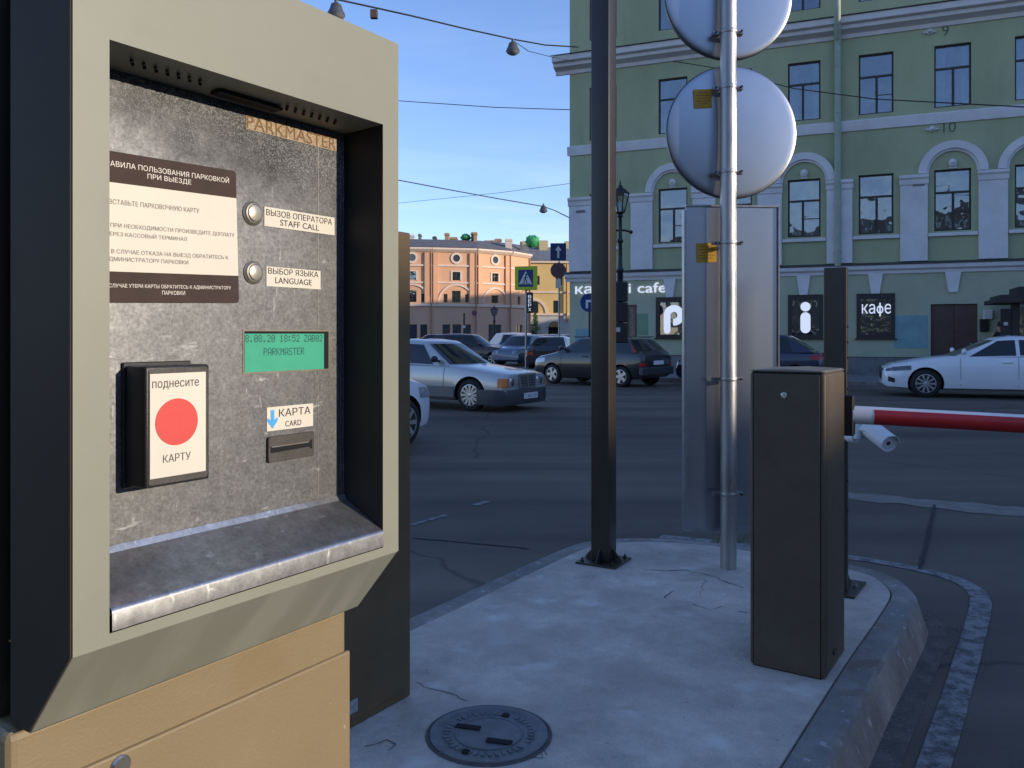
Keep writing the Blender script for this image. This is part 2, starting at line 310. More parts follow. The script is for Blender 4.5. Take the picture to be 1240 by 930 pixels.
# ------------------------------------------------------------------ mesh helpers
from mathutils.geometry import delaunay_2d_cdt
def glyph_fill(me):
    """triangles inside letter outlines (the built-in curve fill breaks some Cyrillic letters)"""
    P = [Vector((v.co.x, v.co.y)) for v in me.vertices]; E = [tuple(e.vertices) for e in me.edges]
    V2, _, F2, *_r = delaunay_2d_cdt(P, E, [], 0, 1e-6)
    # follow each outline to give its edges one direction
    nb = {}
    for a, b in E: nb.setdefault(a, []).append(b); nb.setdefault(b, []).append(a)
    seen = set(); loops = []
    for st in nb:
        if st in seen: continue
        lp = [st]; seen.add(st); cur, prev = st, None
        while True:
            nx = [q for q in nb[cur] if q != prev and q not in seen]
            if not nx: break
            prev, cur = cur, nx[0]; seen.add(cur); lp.append(cur)
        loops.append(lp)
    # outlines are stored in order, so vertex order keeps their winding
    segs = []
    for lp in loops:
        lo_ = min(lp); lp = sorted(lp) if max(lp) - lo_ + 1 == len(lp) else lp
        for i in range(len(lp)): segs.append((P[lp[i]], P[lp[(i + 1) % len(lp)]]))
    keep = []
    for f in F2:
        c = sum((Vector(V2[i]) for i in f), Vector((0, 0))) / len(f); w = 0
        for a, b in segs:
            if (a.y <= c.y) != (b.y <= c.y):
                x = a.x + (c.y - a.y) / (b.y - a.y) * (b.x - a.x)
                if x > c.x: w += 1 if b.y > a.y else -1
        if w != 0: keep.append(tuple(f))
    return [tuple(v) for v in V2], keep
class MB:
    """collects shapes (in the space of matrix M) and links them as ONE mesh object"""
    def __init__(s, M=None): s.v = []; s.f = []; s.mi = []; s.M = M or Matrix()
    def add(s, vs, fs, mi=0):
        o = len(s.v)
        s.v += [s.M @ Vector(p) for p in vs]
        for f in fs: s.f.append(tuple(i + o for i in f)); s.mi.append(mi)
        return s
    def box(s, x0, x1, y0, y1, z0, z1, mi=0):
        vs = [(x, y, z) for x in (x0, x1) for y in (y0, y1) for z in (z0, z1)]
        return s.add(vs, [(0, 1, 3, 2), (4, 6, 7, 5), (0, 4, 5, 1), (2, 3, 7, 6), (0, 2, 6, 4), (1, 5, 7, 3)], mi)
    def obox(s, c, sx, sy, sz, R, mi=0):
        vs = [Vector(c) + R @ Vector((a * sx / 2, b * sy / 2, d * sz / 2)) for a in (-1, 1) for b in (-1, 1) for d in (-1, 1)]
        return s.add(vs, [(0, 1, 3, 2), (4, 6, 7, 5), (0, 4, 5, 1), (2, 3, 7, 6), (0, 2, 6, 4), (1, 5, 7, 3)], mi)
    def poly(s, pts, mi=0): return s.add(pts, [tuple(range(len(pts)))], mi)
    def prism(s, pts, vec, mi=0):
        n = len(pts); vec = Vector(vec)
        vs = [Vector(p) for p in pts] + [Vector(p) + vec for p in pts]
        fs = [tuple(range(n)), tuple(range(2 * n - 1, n - 1, -1))] + [(i, (i + 1) % n, n + (i + 1) % n, n + i) for i in range(n)]
        return s.add(vs, fs, mi)
    def lathe(s, o, ax, prof, n=24, mi=0, cap=True):
        """prof: list of (radius, distance along ax)"""
        ax = Vector(ax).normalized(); a = ax.orthogonal().normalized(); b = ax.cross(a); o = Vector(o)
        vs = []
        for r, h in prof:
            for k in range(n):
                t = 2 * pi * k / n; vs.append(o + ax * h + (a * cos(t) + b * sin(t)) * r)
        fs = []
        for i in range(len(prof) - 1):
            for k in range(n):
                k2 = (k + 1) % n; fs.append((i * n + k, i * n + k2, (i + 1) * n + k2, (i + 1) * n + k))
        if cap: fs += [tuple(range(n - 1, -1, -1)), tuple(range((len(prof) - 1) * n, len(prof) * n))]
        return s.add(vs, fs, mi)
    def cyl(s, p0, p1, r0, r1=None, n=16, mi=0):
        d = Vector(p1) - Vector(p0)
        return s.lathe(p0, d, [(r0, 0), (r0 if r1 is None else r1, d.length)], n, mi)
    def tube(s, path, r, n=8, mi=0):
        P = [Vector(p) for p in path]; rs = r if isinstance(r, (list, tuple)) else [r] * len(P)
        vs = []; a = None
        for i, p in enumerate(P):
            t = (P[min(i + 1, len(P) - 1)] - P[max(i - 1, 0)]).normalized()
            a = t.orthogonal().normalized() if a is None else (a - t * a.dot(t)).normalized()
            b = t.cross(a)
            for k in range(n): vs.append(p + (a * cos(2 * pi * k / n) + b * sin(2 * pi * k / n)) * rs[i])
        fs = [(i * n + k, i * n + (k + 1) % n, (i + 1) * n + (k + 1) % n, (i + 1) * n + k) for i in range(len(P) - 1) for k in range(n)]
        fs += [tuple(range(n - 1, -1, -1)), tuple(range((len(P) - 1) * n, len(P) * n))]
        return s.add(vs, fs, mi)
    def ball(s, c, r, n=12, sc=(1, 1, 1), mi=0):
        vs = []; m = n // 2; c = Vector(c)
        for i in range(1, m):
            for k in range(n):
                a = pi * i / m; b = 2 * pi * k / n
                vs.append(c + Vector((sin(a) * cos(b) * sc[0], sin(a) * sin(b) * sc[1], cos(a) * sc[2])) * r)
        vs += [c + Vector((0, 0, r * sc[2])), c - Vector((0, 0, r * sc[2]))]
        T, B = len(vs) - 2, len(vs) - 1
        fs = [(i * n + k, (i + 1) * n + k, (i + 1) * n + (k + 1) % n, i * n + (k + 1) % n) for i in range(m - 2) for k in range(n)]
        fs += [(T, k, (k + 1) % n) for k in range(n)] + [(B, (m - 2) * n + (k + 1) % n, (m - 2) * n + k) for k in range(n)]
        return s.add(vs, fs, mi)
    def text(s, body, o, ux, uz, w=None, h=None, bold=0.0, nrm=None, ext=0.0, mi=0):
        """lettering whose box is centred at o; ux / uz: directions of reading and up"""
        stems = []
        if 'ф' in body:
            def ext_(t):
                q = bpy.data.curves.new('lettering', 'FONT'); q.body = t; q.offset = bold; ob = bpy.data.objects.new('lettering', q); COL.objects.link(ob)
                m = bpy.data.meshes.new_from_object(ob.evaluated_get(bpy.context.evaluated_depsgraph_get())); xs = [v.co.x for v in m.vertices]; ys = [v.co.y for v in m.vertices]
                bpy.data.objects.remove(ob); bpy.data.curves.remove(q); bpy.data.meshes.remove(m); return min(xs), max(xs), min(ys), max(ys)
            body = body.replace('ф', 'o'); k_ = [i for i, ch in enumerate(body) if ch == 'o'][0]; ow = ext_('o'); rx = ext_(body[:k_ + 1])[1]; stems.append((rx - (ow[1] - ow[0]) / 2, ow))
        c = bpy.data.curves.new('lettering', 'FONT'); c.body = body; c.resolution_u = 4; c.offset = bold
        c.extrude = 0.0; c.fill_mode = 'NONE'
        ob = bpy.data.objects.new('lettering', c); COL.objects.link(ob)
        me = bpy.data.meshes.new_from_object(ob.evaluated_get(bpy.context.evaluated_depsgraph_get()))
        bpy.data.objects.remove(ob); bpy.data.curves.remove(c)
        if not me.vertices: return s
        cv, cf = glyph_fill(me)
        xs = [v[0] for v in cv]; ys = [v[1] for v in cv]
        bw, bh = max(xs) - min(xs), max(ys) - min(ys); mx_, my_ = (max(xs) + min(xs)) / 2, (max(ys) + min(ys)) / 2
        kx = w / bw if w else h / bh; ky = h / bh if h else kx
        o = Vector(o); ux = Vector(ux); uz = Vector(uz)
        vs = [o + ux * ((v[0] - mx_) * kx) + uz * ((v[1] - my_) * ky) for v in cv]
        fs = cf
        s.add(vs, fs, mi)
        for xc, ow in stems:
            hh = (ow[3] - ow[2]); q4 = [(xc - .05, ow[2] - .26 * hh), (xc + .05, ow[2] - .26 * hh), (xc + .05, ow[3] + .26 * hh), (xc - .05, ow[3] + .26 * hh)]
            nn = ux.cross(uz).normalized(); q4 = [o + ux * ((x - mx_) * kx) + uz * ((y - my_) * ky) + nn * .002 for x, y in q4]
            s.prism(q4, -nn * (ext + .001), mi)
        if ext:
            nn = ux.cross(uz).normalized() * ext
            n0 = len(vs); s.add([v - nn for v in vs], [tuple(reversed(f)) for f in fs], mi)
            cnt = {}
            for f in fs:
                for i in range(len(f)):
                    e = (f[i], f[(i + 1) % len(f)]); cnt[tuple(sorted(e))] = cnt.get(tuple(sorted(e)), []) + [e]
            side = [e[0] for e in cnt.values() if len(e) == 1]
            allv = vs + [v - nn for v in vs]
            s.add(allv, [(b, a, a + n0, b + n0) for a, b in side], mi)
        bpy.data.meshes.remove(me)
        return s
    def addmesh(s, me, T=None, mi=None):
        T = T or Matrix()
        o = len(s.v); s.v += [s.M @ (T @ v.co) for v in me.vertices]
        for p in me.polygons: s.f.append(tuple(i + o for i in p.vertices)); s.mi.append(p.material_index if mi is None else mi)
        return s
    def build(s, name, mats, parent=None, smooth=None, bevel=0.0, segs=1, label=None, kind=None, fixn=True):
        inv = parent.matrix_world.inverted() if parent is not None and parent.get('_w') is None else None
        if parent is not None: inv = WORLD[parent.name].inverted()
        me = bpy.data.meshes.new(name)
        me.from_pydata([tuple(inv @ v) if inv else tuple(v) for v in s.v], [], s.f)
        mats = mats if isinstance(mats, (list, tuple)) else [mats]
        for m in mats: me.materials.append(m)
        for p, i in zip(me.polygons, s.mi): p.material_index = i
        bm = bmesh.new(); bm.from_mesh(me)
        if fixn: bmesh.ops.recalc_face_normals(bm, faces=bm.faces)
        if bevel:
            es = [e for e in bm.edges if len(e.link_faces) == 2 and e.calc_face_angle(0) > 0.45]
            bmesh.ops.bevel(bm, geom=es, offset=bevel, segments=segs, affect='EDGES', profile=0.5, clamp_overlap=True)
        bm.to_mesh(me); bm.free()
        if smooth is not None:
            me.set_sharp_from_angle(angle=radians(smooth)); me.polygons.foreach_set('use_smooth', [True] * len(me.polygons))
        ob = bpy.data.objects.new(name, me); COL.objects.link(ob)
        WORLD[ob.name] = Matrix()
        if parent is not None: ob.parent = parent; WORLD[ob.name] = WORLD[parent.name]
        if label: ob['label'] = label
        if kind: ob['kind'] = kind
        return ob
WORLD = {}
def thing(name, loc, rz, label, cat, group=None):
    o = bpy.data.objects.new(name, None); COL.objects.link(o)
    o.location = loc; o.rotation_euler = (0, 0, rz); o.empty_display_size = 0.2
    WORLD[o.name] = Matrix.Translation(Vector(loc)) @ Matrix.Rotation(rz, 4, 'Z')
    tag(o, label, cat, group)
    return o
def tag(o, label, cat, group=None):
    o['label'] = label; o['category'] = cat
    if group: o['group'] = group
    return o
class Frame:
    """a vertical face: origin (x, y), reading direction angle; local x along it, local y behind it"""
    def __init__(s, o, ang):
        s.o = o; s.a = ang; s.d = (cos(ang), sin(ang)); s.n = (-sin(ang), cos(ang))
    def M(s): return Matrix.Translation((s.o[0], s.o[1], 0)) @ Matrix.Rotation(s.a, 4, 'Z')
    def at(s, px, py, off=0.0):
        bx, by = s.o[0] + off * s.n[0], s.o[1] + off * s.n[1]; q = (px - CX) / FPX
        t = (q * by - bx) / (s.d[0] - q * s.d[1])
        return t, CAMH - (py - HY) / FPX * (by + t * s.d[1])
def W3(px, py, Y): return Vector(((px - CX) / FPX * Y, Y, CAMH - (py - HY) / FPX * Y))
def G2(px, py, z=0.0):
    Y = (CAMH - z) * FPX / (py - HY); return ((px - CX) / FPX * Y, Y)
def struct(o): o['kind'] = 'structure'; return o

# ------------------------------------------------------------------ ground
IZ = 0.17                                            # top of the traffic island
D2 = Vector((0.552, 0.834)); N2 = Vector((0.834, -0.552)); LANE = atan2(0.834, 0.552)
road = MB(); road.poly([(-500, -500, 0), (500, -500, 0), (500, 500, 0), (-500, 500, 0)]); struct(road.build('road', ASPHALT))

def offset_poly(P, d):
    n = len(P); out_ = []
    for i in range(n):
        a, b, c = Vector(P[i - 1]), Vector(P[i]), Vector(P[(i + 1) % n])
        e1 = (b - a).normalized(); e2 = (c - b).normalized()
        n1 = Vector((-e1.y, e1.x)); n2 = Vector((-e2.y, e2.x)); m = (n1 + n2).normalized()
        out_.append(tuple(b + m * d / max(0.35, m.dot(n1))))
    return out_
def chaikin(P, keep, it=2):
    for _ in range(it):
        Q = []; K = []
        n = len(P)
        for i in range(n):
            if keep[i]: Q.append(P[i]); K.append(True)
            else:
                a, b, c = Vector(P[i - 1]), Vector(P[i]), Vector(P[(i + 1) % n])
                Q += [tuple(b.lerp(a, 0.25)), tuple(b.lerp(c, 0.25))]; K += [False, False]
        P, keep = Q, K
    return P
r1 = Vector((0.984, 2.56)); l1 = Vector((-0.473, 3.91))
ISL = [tuple(r1 - D2 * 6), tuple(r1), (1.45, 3.27), (2.0, 4.07), (2.09, 4.26), (2.12, 4.53), (2.05, 4.71), (1.9, 4.86), (1.65, 5.08), (1.33, 5.31), (0.985, 5.42), (0.70, 5.42), (0.47, 5.34), (0.30, 5.15), tuple(l1), tuple(l1 - D2 * 8)]
ISL = chaikin(ISL, [True, True, True] + [False] * 11 + [True, True], 2)      # counter-clockwise
foot = offset_poly(ISL, -0.055); lip = offset_poly(ISL, 0.014); inner = offset_poly(ISL, 0.118); slab = offset_poly(ISL, 0.126)
# finer, slightly wavy kerb
k = MB(); n = len(ISL)
rings = [(foot, -0.02), (ISL, IZ - 0.02), (lip, IZ - 0.004), (inner, IZ - 0.004), (inner, IZ - 0.03)]
vs = []
for R_, z in rings: vs += [(x, y, z) for x, y in R_]
k.add(vs, [(a * n + i, a * n + (i + 1) % n, (a + 1) * n + (i + 1) % n, (a + 1) * n + i) for a in range(4) for i in range(n)])
k.mi[:n] = [1] * n
KFACE = mat('dusty kerb face', (0.30, 0.235, 0.175), 0.9, var=0.3, scale=5, bump=0.5, bscale=40, stain=0.35, stretch=(1, 1, .6))
grain(KFACE, 120, .75, 1.2, 5); specks(KFACE, 18, .62, (.46, .41, .35), stretch=(1, 1, .4), soft=.06, amt=.7)
struct(k.build('kerb', [KERB, KFACE], smooth=40))
s_ = MB()
s_.add([(x, y, IZ) for x, y in slab] + [(x, y, IZ - 0.03) for x, y in slab], [tuple(range(n))] + [(i, (i + 1) % n, n + (i + 1) % n, n + i) for i in range(n)])
island = struct(s_.build('traffic_island', CONC))

def ribbon(pts, w, z, name, m, jag=0.0, kind='structure'):
    b = MB(); P = [Vector(p) for p in pts]; vs = []
    for i, p in enumerate(P):
        t = (P[min(i + 1, len(P) - 1)] - P[max(i - 1, 0)]).normalized(); nn = Vector((-t.y, t.x))
        ww = (w[i] if isinstance(w, list) else w) * (1 + random.uniform(-jag, jag))
        vs += [(p.x + nn.x * ww / 2, p.y + nn.y * ww / 2, z), (p.x - nn.x * ww / 2, p.y - nn.y * ww / 2, z)]
    b.add(vs, [(2 * i, 2 * i + 1, 2 * i + 3, 2 * i + 2) for i in range(len(P) - 1)])
    o = b.build(name, m, fixn=False); o['kind'] = kind; return o
def dense(pts, step=0.05, j=0.0):
    o_ = []
    for a, b in zip(pts[:-1], pts[1:]):
        a, b = Vector(a), Vector(b); nseg = max(1, int((b - a).length / step))
        for i in range(nseg): o_.append(a.lerp(b, i / nseg) + Vector((random.uniform(-j, j), random.uniform(-j, j))))
    o_.append(Vector(pts[-1])); return o_
# painted edge line round the island
ln = [G2(*p) for p in [(1132, 924), (1155, 853), (1172.6, 792.6), (1186, 745), (1189, 722), (1169, 706), (1130, 693), (1062, 680), (1030, 675.5), (960, 668), (860, 656), (800, 650)]]
ln = [tuple(Vector(ln[0]) - (Vector(ln[1]) - Vector(ln[0])).normalized() * 3.0)] + ln
def smoothline(P, it=2):
    for _ in range(it):
        Q = [P[0]]
        for a, b in zip(P[:-1], P[1:]): Q += [tuple(Vector(a).lerp(Vector(b), .25)), tuple(Vector(a).lerp(Vector(b), .75))]
        P = Q + [P[-1]]
    return P
ribbon(smoothline(ln), 0.105, 0.004, 'painted_line', LINE, 0.03)
# light dusty seams in the asphalt
ribbon(dense([G2(960, 592), G2(1030, 601), G2(1085, 606), G2(1140, 612), G2(1240, 620), G2(1420, 640)], 0.12, 0.03), 0.40, 0.004, 'road_seam', DIRT, 0.3)
ribbon(dense([G2(1132, 612), G2(1124, 650), G2(1114, 690)], 0.05, 0.004), 0.022, 0.008, 'road_seam', mat('road crack', (0.028, 0.026, 0.025), 0.9, var=0.3, scale=30), 0.4)
ribbon([G2(499, 636), G2(540, 624)], 0.05, 0.004, 'painted_line', LINE)
ribbon([G2(575, 612), G2(592, 607)], 0.07, 0.004, 'painted_line', LINE)
ribbon(dense([G2(499, 652), G2(560, 657), G2(640, 665)], 0.1, 0.01), 0.018, 0.004, 'road_seam', mat('road crack', (0.028, 0.026, 0.025), 0.9, var=0.3, scale=30), 0.4)
# cracks in the island slab
def crack(pts, w, j=0.012):
    P = dense([G2(x, y, IZ) for x, y in pts], 0.03, j)
    ribbon(P, [w * random.uniform(0.2, 0.85) for _ in P], IZ + 0.002, 'crack', CRACKM)
crack([(778, 690), (800, 691), (832, 691), (862, 698), (900, 712)], 0.011)
crack([(838, 731), (862, 738), (874, 734)], 0.010)
crack([(803, 725), (815, 716)], 0.008); crack([(855, 700), (848, 722)], 0.005); crack([(890, 740), (905, 742)], 0.008)
crack([(500, 826), (524, 836), (560, 845), (566, 849)], 0.006)
crack([(632, 911), (655, 921), (657, 905), (662, 915)], 0.008)
crack([(440, 905), (468, 896), (480, 900), (470, 910)], 0.007)

gp = [foot[i] for i in range(len(foot))]
i0 = min(range(len(gp)), key=lambda i: (Vector(gp[i]) - Vector((1.04, 2.53))).length)
seg = [tuple(Vector(p) + N2 * .03) for p in gp[i0:i0 + 16]]; seg = [tuple(Vector(seg[0]) - D2 * 1.5)] + seg
dust = specks(mat('gutter dust', (.125, .108, .088), .95, var=.35, scale=9, bump=.5, bscale=90), 60, .62, (.22, .19, .15), soft=.05)
ribbon(dense(seg, .16, .004), .11, 0.003, 'gutter_dust', dust, .2)
b = MB(); rr = random.Random(21)
for q in range(90):                                  # grit and crumbs swept along the kerb and over the slab
    c = Vector(seg[rr.randrange(1, len(seg))]) + Vector((rr.gauss(0, .07), rr.gauss(0, .07))) if q < 90 else Vector(G2(rr.uniform(430, 1000), rr.uniform(690, 925), IZ))
    z = 0.004 if q < 90 else IZ; r_ = rr.uniform(.002, .006); b.ball((c.x, c.y, z + r_ * .4), r_, 6, (1, rr.uniform(.6, 1.3), .6))
o = b.build('grit', mat('grit', (.16, .14, .12), .9, var=.5, scale=40)); o['kind'] = 'stuff'
# manhole cover in the slab
mc = Vector(G2(592, 889, IZ)); mr = 0.198
mroot = thing('manhole_cover', (mc.x, mc.y, IZ), LANE, 'small round iron manhole cover set in the concrete island', 'manhole')
MM = WORLD[mroot.name]
b = MB(MM); b.lathe((0, 0, -0.001), (0, 0, 1), [(mr + 0.012, 0), (mr + 0.012, 0.004), (mr, 0.004), (mr, 0.001)], 56, cap=False); b.build('rim', CRACKM, mroot)
b = MB(MM); b.lathe((0, 0, 0), (0, 0, 1), [(mr - 0.002, 0), (mr - 0.002, 0.007), (mr - 0.026, 0.007), (mr - 0.032, 0.0035), (0.002, 0.0035)], 56); b.build('cover', IRONG, mroot, smooth=40)
b = MB(MM)
for kk in range(40):
    a = 2 * pi * kk / 40
    if kk % 10 in (0,): continue
    R_ = Matrix.Rotation(a, 3, 'Z'); b.obox(R_ @ Vector((0.140, 0, 0.005)), random.uniform(.016, .026), random.uniform(.008, .014), 0.004, R_)
b.lathe((0, 0, 0), (0, 0, 1), [(0.113, 0.003), (0.113, 0.0058), (0.108, 0.0058), (0.108, 0.003)], 48, cap=False)
b.build('raised_ring', IRONG, mroot)
for sx_, sy_, a in [(-0.105, 0.03, 0.9), (0.065, -0.065, 0.9)]:
    b = MB(MM); Rm = Matrix.Rotation(-LANE - 0.25, 3, 'Z')
    c = Rm @ Vector((sx_ * 0.75, (0.02 if sx_ < 0 else -0.05), 0.0062)); b.obox(c, 0.085, 0.028, 0.003, Rm); b.build('slot', WELL, mroot)
for sx_, sy_ in [(-0.07, -0.125), (0.055, 0.125)]:
    b = MB(MM); Rm = Matrix.Rotation(-LANE, 3, 'Z'); b.lathe(Rm @ Vector((sx_, sy_, 0.004)), (0, 0, 1), [(0.014, 0), (0.014, 0.004)], 12); b.build('key_hole', WELL, mroot)

# ------------------------------------------------------------------ the parking machine
MF = Frame((-0.3777, 0.71), LANE)
TW, ZT, ZB, ZC = 0.42, 1.873, 1.222, 1.138          # width, top, bottom of face, bottom of chamfer
mach = thing('parking_machine', (MF.o[0], MF.o[1], IZ), LANE, 'grey and tan car park exit machine with steel control panel in front', 'parking machine')
F = MF.M()
o0, o1 = 0.033, 0.391; zo0, zo1 = 1.2328, 1.7635     # recess opening
RD = 0.067
b = MB(F)                                            # housing front with opening and recess walls
outer = [(0, ZB), (TW, ZB), (TW, ZT), (0, ZT)]
inn = [(o0, zo0), (o1, zo0), (o1, zo1), (o0, zo1)]
E_ = 0.071
b.add([(x, 0, z) for x, z in outer] + [(x, 0, z) for x, z in inn], [(0, 1, 5, 4), (1, 2, 6, 5), (2, 3, 7, 6), (3, 0, 4, 7)])
b.add([(0, E_, ZC), (TW, E_, ZC), (TW, 0.104, ZC), (0, 0.104, ZC)], [(0, 1, 2, 3)])
b.add([(0, 0, ZT), (TW, 0, ZT), (TW, 0.104, ZT + 0.012), (0, 0.104, ZT + 0.012)], [(0, 1, 2, 3)])
b.build('housing', HOUSE, mach, bevel=0.0016, segs=2)
b = MB(F); b.prism([(0, 0.0004, ZB), (0, E_, ZC), (0, E_ + .004, ZC + .006), (0, .008, ZB)], (TW, 0, 0)); b.build('chamfer', CHAMF, mach, bevel=.0015, segs=2)
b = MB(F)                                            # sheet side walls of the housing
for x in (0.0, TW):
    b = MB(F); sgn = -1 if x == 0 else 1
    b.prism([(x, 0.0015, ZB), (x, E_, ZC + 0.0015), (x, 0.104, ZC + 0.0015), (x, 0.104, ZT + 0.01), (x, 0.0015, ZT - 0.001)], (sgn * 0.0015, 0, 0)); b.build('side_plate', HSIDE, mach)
b = MB(F)                                            # recess lining
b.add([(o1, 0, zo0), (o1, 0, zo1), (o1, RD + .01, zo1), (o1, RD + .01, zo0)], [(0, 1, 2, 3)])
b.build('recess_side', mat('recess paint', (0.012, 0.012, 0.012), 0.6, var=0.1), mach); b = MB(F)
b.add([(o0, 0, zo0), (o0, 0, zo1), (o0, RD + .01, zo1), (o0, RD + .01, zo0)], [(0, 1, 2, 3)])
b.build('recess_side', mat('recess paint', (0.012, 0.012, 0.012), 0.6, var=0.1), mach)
b = MB(F); b.add([(o0, 0, zo1), (o1, 0, zo1), (o1, RD + .01, zo1 - .004), (o0, RD + .01, zo1 - .004)], [(0, 1, 2, 3)]); b.build('recess_ceiling', HOUSE, mach)
b = MB(F)
for cx_ in (0.115, 0.305):                           # speaker holes in the recess ceiling
    for i in range(7):
        for j in range(2): b.lathe((cx_ - 0.045 + i * 0.0125 + j * 0.006, 0.026 + j * 0.008, zo1 - 0.0055), (0, 0, 1), [(0.0017, 0), (0.0017, 0.003)], 8)
b.box(0.175, 0.26, 0.034, 0.050, zo1 - 0.007, zo1 - 0.0035)
b.build('speaker_grille', WELL, mach)
# steel panel
PO = RD
def pp(x, y, off=PO): return MF.at(x, y, off)
zpb = 1.291
b = MB(F); b.box(o0 - 0.02, o1 - 0.0005, PO, PO + 0.003, zpb, zo1 - 0.0045)
panel = b.build('control_panel', STEELP, mach)
b = MB(F)                                            # sloping shelf with a rounded, turned down lip
prof = [(PO - 0.0005, zpb + 0.002), (PO - 0.004, zpb - 0.004)]
prof += [(0.0026, 1.2556), (0.0004, 1.2544), (-0.0012, 1.2526), (-0.0018, 1.2505), (-0.0018, 1.2345)]
xa, xb = o0 + 0.0015, o1 - 0.0005
vs = [(x, y, z) for x in (xa, xb) for y, z in prof] + [(x, y + 0.004, z - 0.003) for x in (xa, xb) for y, z in prof]
m_ = len(prof)
fs = [(i, i + 1, m_ + i + 1, m_ + i) for i in range(m_ - 1)] + [(0 + e, m_ - 1 + e, 0, 0) for e in ()]
b.add(vs[:2 * m_], fs)
b.build('shelf', STEEL, mach, smooth=28)
# body behind the housing and the tan pedestal
b = MB(F); b.box(0.03, TW - 0.012, 0.105, 0.16, ZC + 0.002, ZT - 0.004); b.build('body', BLACKP, mach)
b = MB(F); b.box(-.004, TW - 0.006, 0.125, 0.46, ZC + 0.002, ZT - 0.004); b.build('rear_body', BRONZE, mach)
b = MB(F); b.box(-0.012, TW, 0.09, 0.46, IZ, ZC - 0.0005); b.build('pedestal', TAN, mach, bevel=0.010, segs=3)
b = MB(F); b.box(0.004, TW + 0.001, 0.0855, 0.092, IZ + 0.08, 1.0765); door = b.build('service_door', TAN, mach, bevel=0.003, segs=2)
for px_, py_ in ((145, 927),):
    b = MB(F); t_, z_ = MF.at(px_, py_, 0.086); b.lathe((t_, 0.0865, z_), (0, -1, 0), [(0.011, 0), (0.011, 0.003), (0.009, 0.005)], 20); b.build('door_lock', CHROME, door, smooth=30)
# paint chips
b = MB(F); xq, _ = MF.at(385, 300, PO); b.box(xq, xq + .0009, PO - .0004, PO - .0001, zpb + .004, zo1 - .02); b.build('panel_crease', STEEL, mach)
# stickers ----------------------------------------------------------
def rect_px(x0, y0, x1, y1, off=PO):
    """local rectangle from photo pixels: left/right columns, top/bottom measured at the left column"""
    ta, za = MF.at(x0, y0, off); _, zb_ = MF.at(x0, y1, off); tb, _ = MF.at(x1, y0, off)
    return ta, tb, zb_, za
UX, UZ = (1, 0, 0), (0, 0, 1)
def rrect(b, x0, x1, y, z0, z1, r, mi=0, th=0.0008):
    pts = []
    for cx_, cz_, a0 in ((x1 - r, z0 + r, -90), (x1 - r, z1 - r, 0), (x0 + r, z1 - r, 90), (x0 + r, z0 + r, 180)):
        for q in range(5):
            a = radians(a0 + 90 * q / 4); pts.append((cx_ + r * cos(a), y, cz_ + r * sin(a)))
    return b.prism(pts, (0, th, 0), mi)
# rules plate
_, zt_ = MF.at(132, 184, PO); _, zb_ = MF.at(132, 368, PO); tr_, _ = MF.at(285, 290, PO)
ta = o0 - 0.014
TILT = 0.030
FR = F @ Matrix.Translation((o0, 0, zt_)) @ Matrix.Rotation(-TILT, 4, 'Y') @ Matrix.Translation((-o0, 0, -zt_))
b = MB(FR); rrect(b, ta, tr_, PO - 0.0010, zb_, zt_, 0.004, 0, 0.0008)
plate = b.build('rules_sticker', STDARK, mach)
_, zw1 = MF.at(132, 222, PO); _, zw0 = MF.at(132, 330, PO)
b = MB(FR); b.box(ta + 0.0008, tr_ - 0.0006, PO - 0.0016, PO - 0.0011, zw0, zw1); b.build('white_field', STICKER, plate)
# lettering: (text, left px, right px, y at left, cap height px, ink)
def ptext(b, body, xl, xr, yl, yr_or_none, hpx, off, bold=0.0, mi=0, tilt=0.0):
    """one line from column xl to column xr, its middle at row yl in column xl"""
    t0, z0_ = MF.at(xl, yl, off); t1, _ = MF.at(xr, yl, off)
    z0_ -= tilt * (t0 - o0)
    Yl = MF.o[1] + t0 * MF.d[1] + off * MF.n[1]
    b.text(body, ((t0 + t1) / 2, off, z0_), UX, UZ, w=t1 - t0, h=hpx * Yl / FPX, bold=bold, mi=mi)
b = MB(FR)
ptext(b, 'ПРАВИЛА ПОЛЬЗОВАНИЯ ПАРКОВКОЙ', 121, 277, 194.6, None, 8.6, PO - 0.0013, 0.016, tilt=TILT)
ptext(b, 'ПРИ ВЫЕЗДЕ', 178, 231, 213.6, None, 7.2, PO - 0.0013, 0.016, tilt=TILT)
ptext(b, 'В СЛУЧАЕ УТЕРИ КАРТЫ ОБРАТИТЕСЬ К АДМИНИСТРАТОРУ', 122, 276, 345.8, None, 5.6, PO - 0.0013, 0.016, tilt=TILT)
ptext(b, 'ПАРКОВКИ', 192, 220, 354.3, None, 4.9, PO - 0.0013, 0.016, tilt=TILT)
b.build('white_lettering', INKW, plate)
b = MB(FR)
ptext(b, '1. ВСТАВЬТЕ ПАРКОВОЧНУЮ КАРТУ', 124, 240, 242.6, None, 6.3, PO - 0.0019, tilt=TILT)
ptext(b, '2. ПРИ НЕОБХОДИМОСТИ ПРОИЗВЕДИТЕ ДОПЛАТУ', 124, 282, 271.8, None, 6.3, PO - 0.0019, tilt=TILT)
ptext(b, 'ЧЕРЕЗ КАССОВЫЙ ТЕРМИНАЛ', 125, 224, 281.4, None, 6.3, PO - 0.0019, tilt=TILT)
ptext(b, '3. В СЛУЧАЕ ОТКАЗА НА ВЫЕЗД ОБРАТИТЕСЬ К', 124, 274, 303.8, None, 6.3, PO - 0.0019, tilt=TILT)
ptext(b, 'АДМИНИСТРАТОРУ ПАРКОВКИ', 123, 225, 313.2, None, 6.3, PO - 0.0019, tilt=TILT)
b.build('grey_lettering', INKG, plate)
